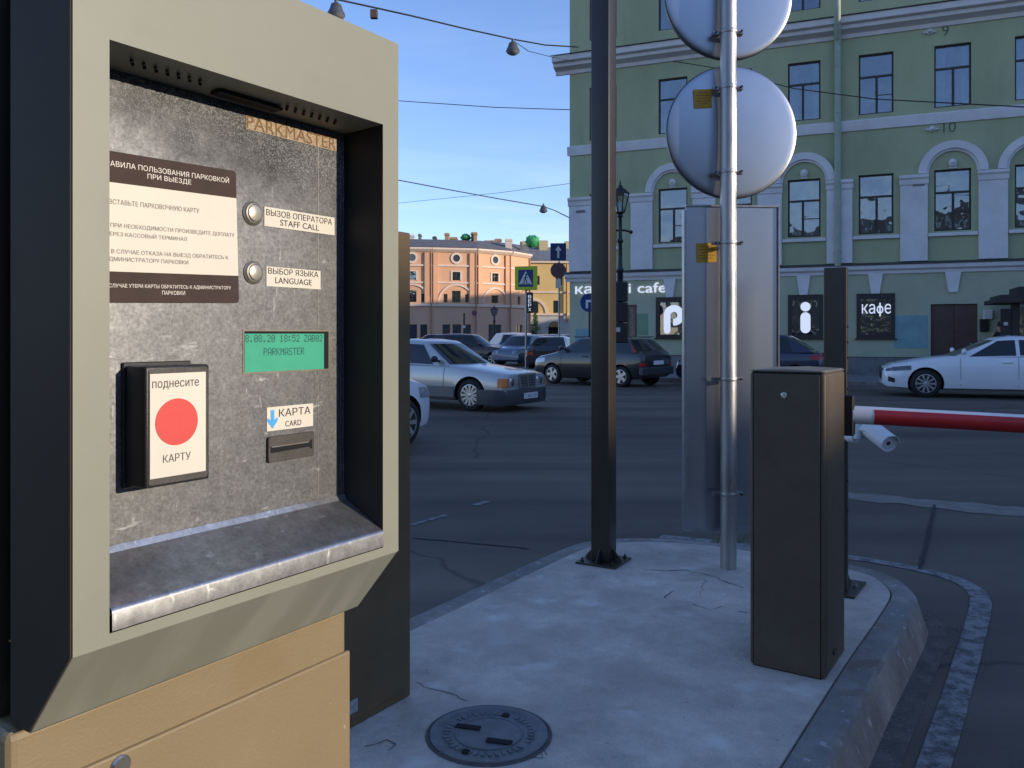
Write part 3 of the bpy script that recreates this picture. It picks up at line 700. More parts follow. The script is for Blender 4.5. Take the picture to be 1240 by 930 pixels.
# call and language stickers
def sticker(name, x0, y0, x1, y1, lines, extra=None):
    t0, t1, z0_, z1_ = rect_px(x0, y0, x1, y1)
    b = MB(F); b.box(t0, t1, PO - 0.0010, PO - 0.0002, z0_, z1_); st = b.build(name, STICKER, mach)
    b = MB(F)
    for (body, xl, xr, yl, h, bo) in lines: ptext(b, body, xl, xr, yl, None, h, PO - 0.0013, bo)
    b.build('lettering', INK, st); return st
sticker('call_sticker', 319.5, 250, 404.5, 273.5, [('ВЫЗОВ ОПЕРАТОРА', 322.5, 402, 256.6, 7.6, 0.018), ('STAFF CALL', 339.5, 386.5, 269.4, 7.2, 0.018)])
sticker('language_sticker', 322, 322.5, 387.5, 346.5, [('ВЫБОР ЯЗЫКА', 325, 385.5, 327.6, 7.4, 0.018), ('LANGUAGE', 333.5, 377.5, 339.2, 7.2, 0.018)])
cs = sticker('card_sticker', 322.5, 493.5, 378.5, 522.5, [('КАРТА', 338, 376, 500.2, 9.2, 0.032), ('CARD', 345.5, 365, 513.4, 6.8, 0.0)])
b = MB(F); ta_, za_ = MF.at(329.2, 496.5, PO); tb_, zb2 = MF.at(329.2, 519, PO); hw = 0.0075
b.poly([(ta_ - .0025, PO - .0014, za_), (ta_ + .0025, PO - .0014, za_), (ta_ + .0025, PO - .0014, zb2 + .010), (ta_ + hw, PO - .0014, zb2 + .013), (ta_ + hw, PO - .0014, zb2 + .009), (ta_, PO - .0014, zb2), (ta_ - hw, PO - .0014, zb2 + .009), (ta_ - hw, PO - .0014, zb2 + .013), (ta_ - .0025, PO - .0014, zb2 + .010)])
b.build('arrow', BLUEP, cs)
# faded name on the top of the panel
b = MB(F); t0, z1_ = MF.at(297, 132, PO); t1, _ = MF.at(417, 163, PO); _, z0_ = MF.at(297, 150, PO)
z0_ -= .0055; z1_ -= .0055
b.box(t0, min(t1, o1 - .015), PO - .0009, PO - .0002, z0_ , z1_ - .001); bd = b.build('name_badge', BADGEB, mach)
b = MB(F); b.text('PARKMASTER', ((t0 + min(t1, o1 - .015)) / 2, PO - .0012, (z0_ + z1_) / 2), UX, UZ, w=(min(t1, o1 - .015) - t0) * .985, h=0.0150, bold=0.018); b.build('lettering', BADGE, bd)
# buttons
for px_, py_, r_ in ((305.5, 258.5, 0.0125), (306, 330, 0.0120)):
    t_, z_ = MF.at(px_, py_, PO)
    b = MB(F); b.lathe((t_, PO, z_), (0, -1, 0), [(r_ * 1.12, 0), (r_ * 1.12, 0.0015), (r_, 0.0025), (r_ * .93, 0.0042), (r_ * .80, 0.0048), (r_ * .76, 0.0032)], 28); bt = b.build('push_button', mat('dull nickel', (.30, .285, .245), .5, metal=.7, var=.2, scale=120), mach, smooth=35)
    b = MB(F); b.lathe((t_, PO - 0.0030, z_), (0, -1, 0), [(r_ * .74, 0), (r_ * .72, 0.0028), (r_ * .5, 0.0036), (0.0005, 0.004)], 24); b.build('button_cap', mat('button cap', (0.42, 0.40, 0.33), 0.35, metal=0.5, var=0.1, scale=40), bt, smooth=40)
# display: recessed green screen with dot letters
t0, z1_ = MF.at(295.5, 401, PO); t1, _ = MF.at(397, 401, PO); _, z0_ = MF.at(295.5, 451, PO)
b = MB(F)
b.box(t0 - .002, t1 + .003, PO - .0008, PO - .0001, z0_ - .002, z1_ + .002)
disp = b.build('display', mat('display bezel', (0.22, 0.20, 0.16), 0.45, metal=0.5, var=0.2, scale=30), mach)
b = MB(F); b.box(t0, t1 - 0.008, PO - .0014, PO - .0009, z0_, z1_ - .0028); b.build('screen', LCD, disp)
b = MB(F); b.box(t1 - 0.0078, t1, PO - .0014, PO - .0009, z0_, z1_); b.box(t0, t1 - .0078, PO - .0014, PO - .0009, z1_ - .0027, z1_); b.build('screen_recess_shade', WELL, disp)  # flat dark strips stand in for the shaded inner walls of the recess
DOT = {'0': '0E11131519110E', '1': '040C040404040E', '2': '0E11010204081F', '3': '1F02040201110E', '5': '1F101E0101110E', '6': '0608101E11110E', '8': '0E11110E11110E', '.': '00000000000C0C', ':': '000C0C000C0C00',
       'Z': '1F01020408101F', 'A': '0E1111111F1111', 'B': '1E11111E11111E', 'P': '1E11111E101010', 'R': '1E11111E141211', 'K': '11121418141211', 'M': '111B1515111111', 'S': '0F10100E01011E', 'T': '1F040404040404', 'E': '1F10101E10101F', ' ': '00' * 7}
def dots(b, txt, x0, zc, cw, ch, y):
    px_, pz = cw / 6.0, ch / 7.0
    for i, c in enumerate(txt):
        rows = [int(DOT[c][q * 2:q * 2 + 2], 16) for q in range(7)]
        for r_, row in enumerate(rows):
            for c_ in range(5):
                if row >> (4 - c_) & 1:
                    xx = x0 + i * cw + c_ * px_; zz = zc + ch / 2 - r_ * pz
                    if xx < t0 + .0002: continue
                    b.poly([(xx, y, zz), (xx + px_ * .95, y, zz), (xx + px_ * .95, y, zz - pz * .95), (xx, y, zz - pz * .95)])
b = MB(F); sw = (t1 - 0.0085 - t0); cw = sw / 19.2
dots(b, '8.08.20 18:52 ZAB02', t0 + .0003, z1_ - .0085, cw, .0085, PO - .0017)
dots(b, 'PARKMASTER', t0 + sw * .22, (z0_ + z1_) / 2 - .0005, cw, .0085, PO - .0017)
b.build('dot_lettering', LCDI, disp)
# card slot
t0, z1_ = MF.at(322.5, 529, PO); t1, _ = MF.at(378, 529, PO); _, z0_ = MF.at(322.5, 560.5, PO)
b = MB(F); rrect(b, t0, t1, PO - .004, z0_, z1_, .003, 0, .0038); slot = b.build('card_slot', GREYP, mach, bevel=.0006)
zc_ = (z0_ + z1_) / 2
b = MB(F); b.prism([(t0 + .003, PO - .0046, zc_ - .004), (t1 - .009, PO - .0046, zc_ - .003), (t1 - .004, PO - .0046, zc_ - .006), (t1 - .004, PO - .0046, zc_ + .006), (t1 - .009, PO - .0046, zc_ + .003), (t0 + .003, PO - .0046, zc_ + .003)], (0, .0004, 0)); b.build('slot_mouth', WELL, slot)
b = MB(F); b.box(t0 + .004, t1 - .010, PO - .0052, PO - .0041, zc_ + .0024, zc_ + .0038); b.build('slot_lip', mat('slot lip', (.16, .14, .12), .4, var=.2, scale=30), slot)
# proximity reader box
RP = 0.038
t0, z1_ = MF.at(176, 443.5, PO - RP); t1, _ = MF.at(254, 443.5, PO - RP); _, z0_ = MF.at(176, 593, PO - RP)
b = MB(F); b.box(t0, t1, PO - RP, PO - .004, z0_, z1_); rd = b.build('card_reader', [BLACKP], mach, bevel=.0028, segs=3, smooth=40)
b = MB(F); b.box(t0 - .002, t1 + .002, PO - .0039, PO - .0001, z0_ - .003, z1_ + .003); b.build('reader_base', BLACKP, rd, bevel=.001)
b = MB(F); rrect(b, t0 + .003, t1 - .003, PO - RP - .0008, z0_ + .003, z1_ - .003, .003, 0, .0007); b.build('reader_face', GREYP, rd)
i0, zi1 = MF.at(180.5, 453, PO - RP); i1, _ = MF.at(248, 453, PO - RP); _, zi0 = MF.at(180.5, 580.5, PO - RP)
b = MB(F); b.box(i0, i1, PO - RP - .0016, PO - RP - .0009, zi0, zi1); b.build('reader_card', STICKER, rd)
tc_, zc2 = MF.at(213, 510.5, PO - RP); 
b = MB(F)
ra, rb = (i1 - i0) * .38, (zi1 - zi0) * .228
b.prism([(tc_ + ra * cos(2 * pi * q / 48), PO - RP - .0021, zc2 + rb * sin(2 * pi * q / 48)) for q in range(48)], (0, .0004, 0)); b.build('red_disc', REDP, rd)
b = MB(F)
ptext(b, 'поднесите', 184.5, 241, 467.3, None, 10.6, PO - RP - .0019, .014); ptext(b, 'КАРТУ', 197.5, 231, 556, None, 9.6, PO - RP - .0019, .014)
b.build('lettering', GREYP, rd)

# ------------------------------------------------------------------ tall brown cabinet behind the machine
cp = D2 * 1.91 + N2 * -1.99
BF = Frame((cp.x, cp.y), LANE); B_ = BF.M()
cab = thing('equipment_cabinet', (cp.x, cp.y, IZ), LANE, 'tall plain dark brown metal cabinet behind the parking machine', 'cabinet')
b = MB(B_); b.box(0, 0.42, 0, 0.40, IZ, 1.874); b.build('body', BRONZE3, cab, bevel=.006, segs=2)
b = MB(B_); b.box(0.006, 0.414, -0.003, 0.0, IZ + .03, 1.80); b.build('door', BRONZE3, cab, bevel=.0012)
b = MB(B_); t_, z_ = BF.at(417, 853, -.004); t2_, z2_ = BF.at(433, 853, -.004); b.box(t_, t2_, -.0045, -.0032, z_ - .045, z_ - .0); b.build('maker_label', mat('faded label', (.3, .3, .31), .5, var=.3, scale=60), cab)

# ------------------------------------------------------------------ barrier
CF = Frame((1.204, 3.17), LANE); Cm = CF.M()
bar = thing('barrier_cabinet', (1.204, 3.17, IZ), LANE, 'waist-high dark brown barrier cabinet with red and white boom on the island', 'barrier')
CZ = 1.352
b = MB(Cm); b.box(0, .345, 0, .295, IZ, CZ); b.build('cabinet', BRONZE2, bar, bevel=.016, segs=4, smooth=40)
b = MB(Cm); b.box(-.003, .01, .020, .276, IZ + .004, CZ - .008); b.build('cabinet_door', BRONZE2, bar, bevel=.0015)
b = MB(Cm); b.box(-.0012, .0, .0165, .2795, IZ + .001, CZ - .004); b.build('door_gap', WELL, bar)
b = MB(Cm); b.prism([(-.002, -.001, CZ), (-.002, .296, CZ), (-.002, .28, CZ + .007), (-.002, .15, CZ + .012), (-.002, .015, CZ + .007)], (.349, 0, 0)); b.build('lid', mat('weathered lid', (.20, .18, .14), .5, var=.15, scale=8), bar, bevel=.003)
b = MB(Cm); b.box(.016, .0163, -.0008, .0, IZ, CZ - .006); b.build('corner_seam', WELL, bar)
t_ = .155; zl = CAMH - (479 - HY) / FPX * 3.24
b = MB(Cm); b.lathe((-.003, t_, zl), (-1, 0, 0), [(.013, 0), (.013, .004), (.009, .006), (.0085, .0045), (.0005, .0045)], 20); lk_ = b.build('lock', CHROME, bar, smooth=30)
b = MB(Cm); b.box(-.0082, -.0076, t_ - .0012, t_ + .0012, zl - .005, zl + .005); b.build('keyhole', WELL, lk_)
b = MB(Cm); b.box(.345, .385, -.034, .13, 1.075, 1.245); b.build('hub', BLACKP, bar, bevel=.006)
b = MB(Cm); b.box(.12, .16, -.006, 0, IZ + .06, IZ + .075); b.build('bolt', BRONZE, bar)
A0 = W3(1030.5, 502, 3.475); A1 = W3(1240, 513.4, 3.34); dv = (A1 - A0).normalized(); A2 = A0 + dv * 3.4
side = dv.cross(Vector((0, 0, 1))).normalized(); upv = side.cross(dv).normalized()
def oval(c, a=.038, bb=.038, n=20, k0=0, k1=None, gr=0.0):
    k1 = n if k1 is None else k1
    return [c + side * ((a + gr) * cos(2 * pi * q / n)) + upv * ((bb + gr) * sin(2 * pi * q / n)) for q in range(k0, k1)]
b = MB(); b.prism(oval(A0), A2 - A0); boom = b.build('boom', WHITE, bar, smooth=40)
# red film wraps the lower three quarters of each side; sections alternate with white
for s0, s1 in ((0.085, 1.25), (1.75, 2.6)):
    b = MB(); c0 = A0 + dv * s0; c1 = A0 + dv * s1
    for sg in (0, 10):
        ks = [i / 2.0 for i in range(-7, 6)]
        ring0 = []; 
        for c in (c0, c1):
            for kq in ks:
                a = 2 * pi * (kq + 0) / 20 if sg == 0 else pi - 2 * pi * kq / 20
                ring0.append(c + side * (.0395 * cos(a)) + upv * (.0395 * sin(a)))
        m2 = len(ks); b.add(ring0, [(q, q + 1, m2 + q + 1, m2 + q) for q in range(m2 - 1)])
    b.build('red_band', REDARM, boom, smooth=60)

# ------------------------------------------------------------------ posts
def base_plate(b, M_, s, h=.012): pass
# tall square lamp-like post
pp0 = Vector(G2(731, 680, IZ)); PL = LANE + radians(4)
post = thing('square_post', (pp0.x, pp0.y, IZ), PL, 'tall square dark brown steel post rising out of the frame', 'post')
Pm = WORLD[post.name] @ Matrix.Translation((0, 0, -IZ))
hw = .057
b = MB(Pm); b.box(-hw, hw, -hw, hw, IZ + .012, 4.6); b.build('shaft', BRONZE, post, bevel=.007, segs=3, smooth=40)
b = MB(Pm); b.box(-.125, .125, -.125, .125, IZ + .001, IZ + .012); b.build('base_plate', BRONZE, post, bevel=.002)
for ax in range(4):
    R_ = Pm @ Matrix.Rotation(ax * pi / 2, 4, 'Z')
    b = MB(R_); b.prism([(hw, -.004, IZ + .012), (hw + .055, -.004, IZ + .012), (hw + .055, -.004, IZ + .024), (hw, -.004, IZ + .085)], (0, .008, 0)); b.build('gusset', BRONZE, post)
    b = MB(R_); b.lathe((.095, .095, IZ + .012), (0, 0, 1), [(.012, 0), (.012, .010), (.006, .010), (.006, .022)], 6); b.build('bolt', BRONZE, post)
b = MB(Pm @ Matrix.Translation((0, 0, 4.6))); b.box(-hw - .004, hw + .004, -hw - .004, hw + .004, 0, .008); b.build('cap', BRONZE, post)
# short rectangular post behind the barrier
PY = 4.22; pn = ((1025 - CX) / FPX * PY, PY)
post2 = thing('flat_post', (pn[0], pn[1], IZ), LANE, 'rectangular dark brown post directly behind the barrier cabinet', 'post')
Qm = WORLD[post2.name] @ Matrix.Translation((0, 0, -IZ))
b = MB(Qm); b.box(0, .046, 0, .112, IZ + .012, 1.845); b.build('shaft', BRONZE, post2, bevel=.004, segs=2)
b = MB(Qm); b.box(-.06, .25, -.05, .16, IZ + .001, IZ + .012); b.build('base_plate', BRONZE, post2, bevel=.002)
b = MB(Qm); b.prism([(.046, .02, IZ + .012), (.20, .02, IZ + .012), (.20, .02, IZ + .02), (.046, .02, IZ + .15)], (0, .07, 0)); b.build('gusset', BLACKP, post2)
b = MB(Qm); b.lathe((.12, -.02, IZ + .012), (0, 0, 1), [(.012, 0), (.012, .010), (.006, .010), (.006, .022)], 6); b.build('bolt', CHROME, post2)
for z_ in (1.22, 1.30, 1.38, 1.46, 1.54, .75, .6):
    b = MB(Qm); b.lathe((.023, 0, z_), (0, -1, 0), [(.006, 0), (.006, .005)], 8); b.build('bolt', BLACKP, post2)
# CCTV bullet camera on that post
cv = thing('security_camera', W3(1031, 530, 4.24), 0, 'white bullet security camera under the barrier boom', 'security camera')
a0 = W3(1031, 529, 4.24); a1 = W3(1039, 523, 4.16)
b = MB(); b.cyl(a0 + Vector((-.03, .02, 0)), W3(1036, 529, 4.2), .030, .030, 20); b.cyl(W3(1038, 513, 4.19), W3(1038, 531, 4.19), .021, .021, 16); b.build('mount', WHITE, cv, smooth=40)
b = MB(); b.cyl(W3(1041, 519, 4.18), W3(1055, 521, 4.12), .014, .015, 14); b.build('arm', WHITE, cv, smooth=40)
h0 = W3(1055, 521, 4.16); ax = Vector((.14, -.94, -.31)).normalized()
b = MB(); b.lathe(h0, ax, [(.036, -.03), (.043, -.022), (.043, .155), (.040, .16), (.0375, .152)], 28); b.build('camera_body', WHITE, cv, smooth=40)
b = MB(); up_ = Vector((0, 0, 1)); sd = ax.cross(up_).normalized(); u2 = sd.cross(ax).normalized()
vs = []
for hh in (-.02, .172):
    for q in range(13):
        a = radians(12 + 156 * q / 12); 
        for rr in (.0465, .0495): vs.append(h0 + ax * hh + (sd * cos(a) + u2 * sin(a)) * rr)
nq = 26; fs = []
for q in range(12):
    fs += [(2 * q, 2 * q + 2, nq + 2 * q + 2, nq + 2 * q), (2 * q + 1, nq + 2 * q + 1, nq + 2 * q + 3, 2 * q + 3), (2 * q, 2 * q + 1, 2 * q + 3, 2 * q + 2), (nq + 2 * q, nq + 2 * q + 2, nq + 2 * q + 3, nq + 2 * q + 1)]
fs += [(0, nq, nq + 1, 1), (24, 25, nq + 25, nq + 24)]
b.add(vs, fs); b.build('sun_hood', WHITE, cv, smooth=40)
b = MB(); b.lathe(h0, ax, [(.037, .151), (.0005, .150)], 24); lens = b.build('lens_plate', LENSB, cv)
b = MB()
for q in range(14):
    a = 2 * pi * q / 14; b.lathe(h0 + ax * .151 + (sd * cos(a) + u2 * sin(a)) * .026, ax, [(.003, 0), (.002, .002)], 8)
b.lathe(h0 + ax * .151, ax, [(.012, 0), (.011, .003), (.008, .003)], 16); b.build('infrared_ring', mat('ir leds', (.07, .06, .055), .3, var=.2), lens)

# ------------------------------------------------------------------ traffic signs on galvanised pole (seen from behind)
sp = Vector(G2(882, 688, IZ))
sg = thing('sign_post', (sp.x, sp.y, IZ), 0, 'galvanised round pole with two round signs and long panel seen from behind', 'sign post')
b = MB(); b.cyl((sp.x, sp.y, IZ), (sp.x, sp.y, 4.4), .0455, .0455, 28); b.build('pole', GALVP, sg, smooth=40)
rotd = radians(4)
def disc(cz, px_, R_, tilt=0.0):
    Y = sp.y + .085; c = Vector(((px_ - CX) / FPX * Y, Y, cz))
    ax = Vector((sin(rotd), -cos(rotd), tilt)).normalized()
    b = MB(); prof = [(.001, .014)] + [(R_ * t, .014 - .011 * t ** 2.4) for t in (.15, .3, .45, .6, .72, .82, .9, .96)] + [(R_ * .985, .002), (R_ * 1.0, .0), (R_ * 1.0, -.03), (R_ * .97, -.032)]
    b.lathe(c, ax, list(reversed(prof)), 72); d_ = b.build('round_sign', GALV, sg, smooth=50)
    b = MB()
    a_ = ax.orthogonal().normalized(); bb = ax.cross(a_)
    b.lathe(c, ax, [(R_ + .001, -.028), (R_ + .006, -.026), (R_ + .006, -.006), (R_ + .001, -.003)], 72, cap=False)
    b.build('sign_rim', mat('dark rim', (.10, .10, .11), .4, metal=.6, var=.3, scale=40), d_, smooth=40)
    return d_, c
d1, c1 = disc(CAMH + (405 - 160) / FPX * (sp.y + .085), 886.5, .380)
d2, c2 = disc(CAMH + (405 + 7) / FPX * (sp.y + .085), 882.5, .374)
def stick(px_, py_, w_, h_, Y, parent, rot=0.0):
    c = W3(px_, py_, Y); b = MB(); R_ = Matrix.Rotation(rot, 3, 'Y') @ Matrix.Rotation(rotd, 3, 'Z')
    b.obox(c, w_, .001, h_, R_); st = b.build('inspection_sticker', YELS, parent)
    b = MB()
    for q in range(5): b.obox(c + R_ @ Vector((0, -.0008, h_ * (.32 - .15 * q))), w_ * (.8 if q % 2 else .6), .0004, h_ * .04, R_)
    b.build('fine_print', mat('sticker print', (.28, .10, .01), .6), st)
stick(851, 119.5, .105, .108, sp.y + .085 - .0145 - .0125, d1, radians(-3))
# long panel
Yp = sp.y + .10
x0_, x1_ = (829 - CX) / FPX * Yp, (943 - CX) / FPX * Yp; z1_, z0_ = CAMH + (405 - 249) / FPX * Yp, CAMH - (641 - 405) / FPX * Yp
Pn = Matrix.Translation(((x0_ + x1_) / 2, Yp, 0)) @ Matrix.Rotation(rotd, 4, 'Z'); hw_ = (x1_ - x0_) / 2
b = MB(Pn); b.box(-hw_, hw_, 0, .004, z0_, z1_)
lp = b.build('long_panel', GALV, sg)
b = MB(Pn); b.box(-hw_ - .012, -hw_ - .0005, -.018, .03, z0_, z1_ - .03); b.box(hw_ + .0005, hw_ + .006, -.014, .03, z0_, z1_ + .01); b.box(-hw_, hw_, -.012, -.0005, z1_ - .008, z1_ + .002); b.box(-hw_, hw_, -.010, -.0005, z0_ - .004, z0_ + .008)
b.build('panel_edge', mat('panel edge steel', (.30, .30, .31), .4, metal=.7, var=.2, scale=20), lp)
stick(855.5, 306, .118, .112, Yp - .0030 - .0105, lp, radians(-2))
for py_ in (39, 106, 208, 294, 459, 598):
    z_ = CAMH - (py_ - HY) / FPX * sp.y
    b = MB(); b.lathe((sp.x, sp.y, z_ - .011), (0, 0, 1), [(.0475, 0), (.0485, .002), (.0485, .020), (.0475, .022)], 24); b.box(sp.x + .044, sp.x + .085, sp.y - .004, sp.y + .05, z_ - .009, z_ + .009); b.box(sp.x - .085, sp.x - .044, sp.y + .01, sp.y + .05, z_ - .009, z_ + .009)
    cl = b.build('clamp', GALVP, sg, smooth=40)
    b = MB(); b.cyl((sp.x + .07, sp.y - .03, z_), (sp.x + .07, sp.y + .03, z_), .006, .006, 8); b.cyl((sp.x - .07, sp.y - .01, z_), (sp.x - .07, sp.y + .03, z_), .005, .005, 8); b.build('bolt', IRON, cl)

# weeds in the joint behind the pole
b = MB()
for q in range(60):
    c = Vector(G2(random.uniform(862, 905), random.uniform(652, 658), IZ)); h_ = random.uniform(.01, .03); a = random.uniform(0, pi)
    d_ = Vector((cos(a) * .004, sin(a) * .004, 0)); t_ = Vector((random.uniform(-.012, .012), random.uniform(-.012, .012), h_))
    p = Vector((c.x, c.y, IZ)); b.add([p - d_, p + d_, p + t_], [(0, 1, 2)])
o = b.build('weeds', WEED); o['kind'] = 'stuff'

# ------------------------------------------------------------------ walls with openings
def wall(b, x0, x1, z0, z1, holes, y=0.0, dep=0.16, mi=0, mi_rev=None):
    """front sheet at local y with rectangular openings (xa, xb, za, zb) and their reveals"""
    mr_ = mi if mi_rev is None else mi_rev
    xs = sorted({x0, x1} | {min(max(v, x0), x1) for h in holes for v in h[:2]}); zs = sorted({z0, z1} | {min(max(v, z0), z1) for h in holes for v in h[2:4]})
    for xa, xb in zip(xs[:-1], xs[1:]):
        for za, zb in zip(zs[:-1], zs[1:]):
            mx_, mz = (xa + xb) / 2, (za + zb) / 2
            if any(h[0] < mx_ < h[1] and h[2] < mz < h[3] for h in holes): continue
            b.poly([(xa, y, za), (xb, y, za), (xb, y, zb), (xa, y, zb)], mi)
    for xa, xb, za, zb in [h[:4] for h in holes]:
        if mz is None: pass
        b.add([(xa, y, za), (xb, y, za), (xb, y, zb), (xa, y, zb), (xa, y + dep, za), (xb, y + dep, za), (xb, y + dep, zb), (xa, y + dep, zb)], [(0, 4, 5, 1), (1, 5, 6, 2), (2, 6, 7, 3), (3, 7, 4, 0)], mr_)
def half_ring(b, cx_, cz, ri, ro, y0, y1, n=20, a0=0, a1=180, mi=0):
    for q in range(n):
        A, B = radians(a0 + (a1 - a0) * q / n), radians(a0 + (a1 - a0) * (q + 1) / n)
        p = lambda r, a, y: (cx_ + r * cos(a), y, cz + r * sin(a))
        vs = [p(ri, A, y0), p(ro, A, y0), p(ro, B, y0), p(ri, B, y0), p(ri, A, y1), p(ro, A, y1), p(ro, B, y1), p(ri, B, y1)]
        fs = [(0, 1, 2, 3), (1, 5, 6, 2), (0, 3, 7, 4)]
        if q == 0: fs.append((0, 4, 5, 1))
        if q == n - 1: fs.append((3, 2, 6, 7))
        b.add(vs, fs, mi)

# ------------------------------------------------------------------ green building
GF = Frame((2.25, 32.2), atan2(-0.3877, 0.922)); Gm = GF.M()
GL = 24.0; PZ = 0.12                                  # length, pavement height
green = thing('apartment_house', (2.25, 32.2, PZ), GF.a, 'four storey green stucco house with white pilasters and a ground floor cafe', 'building')
zl1 = GF.at(1050, 322)[1]                             # string course above the ground floor
ZS1 = 3.72; ZS2 = 8.36; ZCO = 11.42; ZTOP = 17.2
def fz(px_, py_): return GF.at(px_, py_)[1]
ZS1 = (fz(900, 330) + fz(1200, 320)) / 2 ; ZS2 = (fz(760, 175) + fz(1200, 137)) / 2; ZCO = (fz(720, 72) + fz(1200, 14)) / 2
WS = [1.32 + 0.02] + [4.03 + 2.3 * i for i in range(0, 9)]
WW = 1.08
z3b, z3t = fz(973, 146), fz(973, 75)
z2b, z2t = fz(973, 287), fz(973, 217)
z4b = fz(975, 12); z4t = z4b + 2.0
zgb, zgt = fz(1060, 409), fz(1060, 356)
holes = []; wins = []
for i, s0 in enumerate(WS):
    wins.append((s0, z3b, z3t, 3, i)); wins.append((s0, z2b, z2t, 2, i)); wins.append((s0, z4b, z4t, 4, i))
for kx, zb_, zt_, fl, i in wins: holes.append((kx - WW / 2, kx + WW / 2, zb_, zt_))
gw = []                                               # ground floor
for px0, px1 in ((795, 836), (955, 996), (1038, 1083)):
    sa, sb = GF.at(px0, 385)[0], GF.at(px1, 385)[0]; gw.append((sa, sb))
sp_ = [(gw[0][0], gw[0][1])] + [(sp0, sp0 + 1.2) for sp0 in (5.75,)] + gw[1:]
gholes = [(a, b_, zgb, zgt) for a, b_ in sp_]
d0, d1_ = GF.at(1127, 385)[0], GF.at(1184, 385)[0]; zdt = fz(1155, 368)
gholes += [(d0, d1_, PZ + .02, zdt)]
gholes += [(d1_ + 3.2, d1_ + 4.4, zgb, zgt), (d1_ + 5.6, d1_ + 6.8, zgb, zgt)]
b = MB(Gm); wall(b, 0, GL, ZS1, ZTOP, holes); b.build('upper_wall', GREENW, green, fixn=False)
b = MB(Gm); wall(b, 0, GL, PZ + .62, ZS1, [h for h in gholes if h[0] != d0] + [(d0, d1_, PZ + .62, zdt)]); b.build('ground_floor_wall', GREENL, green, fixn=False)
b = MB(Gm); b.add([(0, 0, 0), (0, 16, 0), (0, 16, ZTOP), (0, 0, ZTOP), (GL, 0, 0), (GL, 16, 0), (GL, 16, ZTOP), (GL, 0, ZTOP)], [(0, 1, 2, 3), (4, 7, 6, 5), (1, 5, 6, 2)]); b.build('side_wall', GREENW, green, fixn=False)
b = MB(Gm); b.box(.02, GL - .02, .5, .52, 0, ZTOP - .05); b.build('room_backing', DARKIN, green)
b = MB(Gm); b.add([(-.5, -.5, ZTOP), (GL + .5, -.5, ZTOP), (GL + .5, 16.5, ZTOP), (-.5, 16.5, ZTOP), (3, 8, ZTOP + 3), (GL - 3, 8, ZTOP + 3)], [(0, 1, 5, 4), (1, 2, 5), (2, 3, 4, 5), (3, 0, 4), (0, 3, 2, 1)]); b.build('roof', ROOFM, green)
# plinth in stone blocks
b = MB(Gm); xx = -.06
for (xa, xb) in ((-.07, d0 - .05), (d1_ + .05, GL)):
    b.box(xa, xb, -.07, -.001, 0, PZ + .60)
b.build('plinth', STONE, green)
# mouldings
def moulding(prof, name, z, m=TRIM, x0=-.0, x1=GL):
    b = MB(Gm); P = [(x0 - 0, -y, z + h) for y, h in prof]
    b.prism([( -max(y for y, h in prof) * .0 + x0 - y, -y, z + h) if False else (x0, -y, z + h) for y, h in prof], (x1 - x0, 0, 0)); return b.build(name, m, green)
moulding([(0, -.20), (.05, -.20), (.07, -.10), (.16, -.04), (.18, .06), (.14, .10), (0, .16)], 'string_course', ZS1, x0=-.16)
moulding([(0, -.22), (.05, -.22), (.08, -.05), (.10, .10), (0, .16)], 'sill_course', ZS2, x0=-.08)
moulding([(0, -.38), (.06, -.37), (.09, -.24), (.30, -.16), (.36, -.14), (.38, -.02), (.50, .01), (.53, .03), (.55, .23), (.46, .26), (0, .42)], 'cornice', ZCO, x0=-.55)
b = MB(Gm); b.prism([(-.6, 0, ZCO + .43), (-.6, -.60, ZCO + .235), (-.6, -.60, ZCO + .265), (-.6, 0, ZCO + .47)], (GL + .6, 0, 0)); b.build('cornice_flashing', mat('flashing', (.05, .055, .05), .6, var=.2), green)
b = MB(Gm); b.prism([(-.2, 0, ZS1 + .17), (-.2, -.21, ZS1 + .105), (-.2, -.21, ZS1 + .125), (-.2, 0, ZS1 + .19)], (GL, 0, 0)); b.build('course_flashing', MATS['flashing'], green)
# pilasters of the second storey
zpt = fz(940, 225); zpb = ZS1 + .20
pil = []
for i in range(9):
    s0 = 4.03 + 2.3 * i - 1.15
    pil.append((s0 - .41, s0 + .41))
pil[0] = (2.45, 3.28)
pil = [(0.0, .98)] + pil
for xa, xb in pil:
    b = MB(Gm); b.box(xa, xb, -.10, -.001, zpb, zpt); pl = b.build('pilaster', TRIM, green)
    b = MB(Gm); b.prism([(xa - .03, -.101, zpt - .30), (xa - .03, -.13, zpt - .27), (xa - .03, -.15, zpt - .12), (xa - .03, -.20, zpt - .06), (xa - .03, -.20, zpt + .03), (xa - .03, -.001, zpt + .05)], (xb - xa + .06, 0, 0)); b.build('capital', TRIM, pl)
# arches over some of the second storey windows
za = zpt + .06
for i, s0 in enumerate(WS):
    if i in (0, 2, 4): continue
    b = MB(Gm); half_ring(b, s0, za, .78, 1.02, -.14, -.001, 22); half_ring(b, s0, za, .70, .78, -.07, -.001, 22); b.build('arch_hood', TRIM, green)
    b = MB(Gm); b.ball((s0, -.06, za + .30), .13, 12, (1, .6, 1.1)); b.ball((s0, -.10, za + .33), .09, 10, (1, .8, 1.1)); b.box(s0 - .1, s0 + .1, -.05, 0, za + .12, za + .2); b.build('mascaron', TRIM, green, smooth=50)
# sill strips below the second storey windows
for i, s0 in enumerate(WS):
    b = MB(Gm); b.box(s0 - .72, s0 + .72, -.09, -.001, z2b - .17, z2b - .06); b.build('window_sill', TRIM, green)
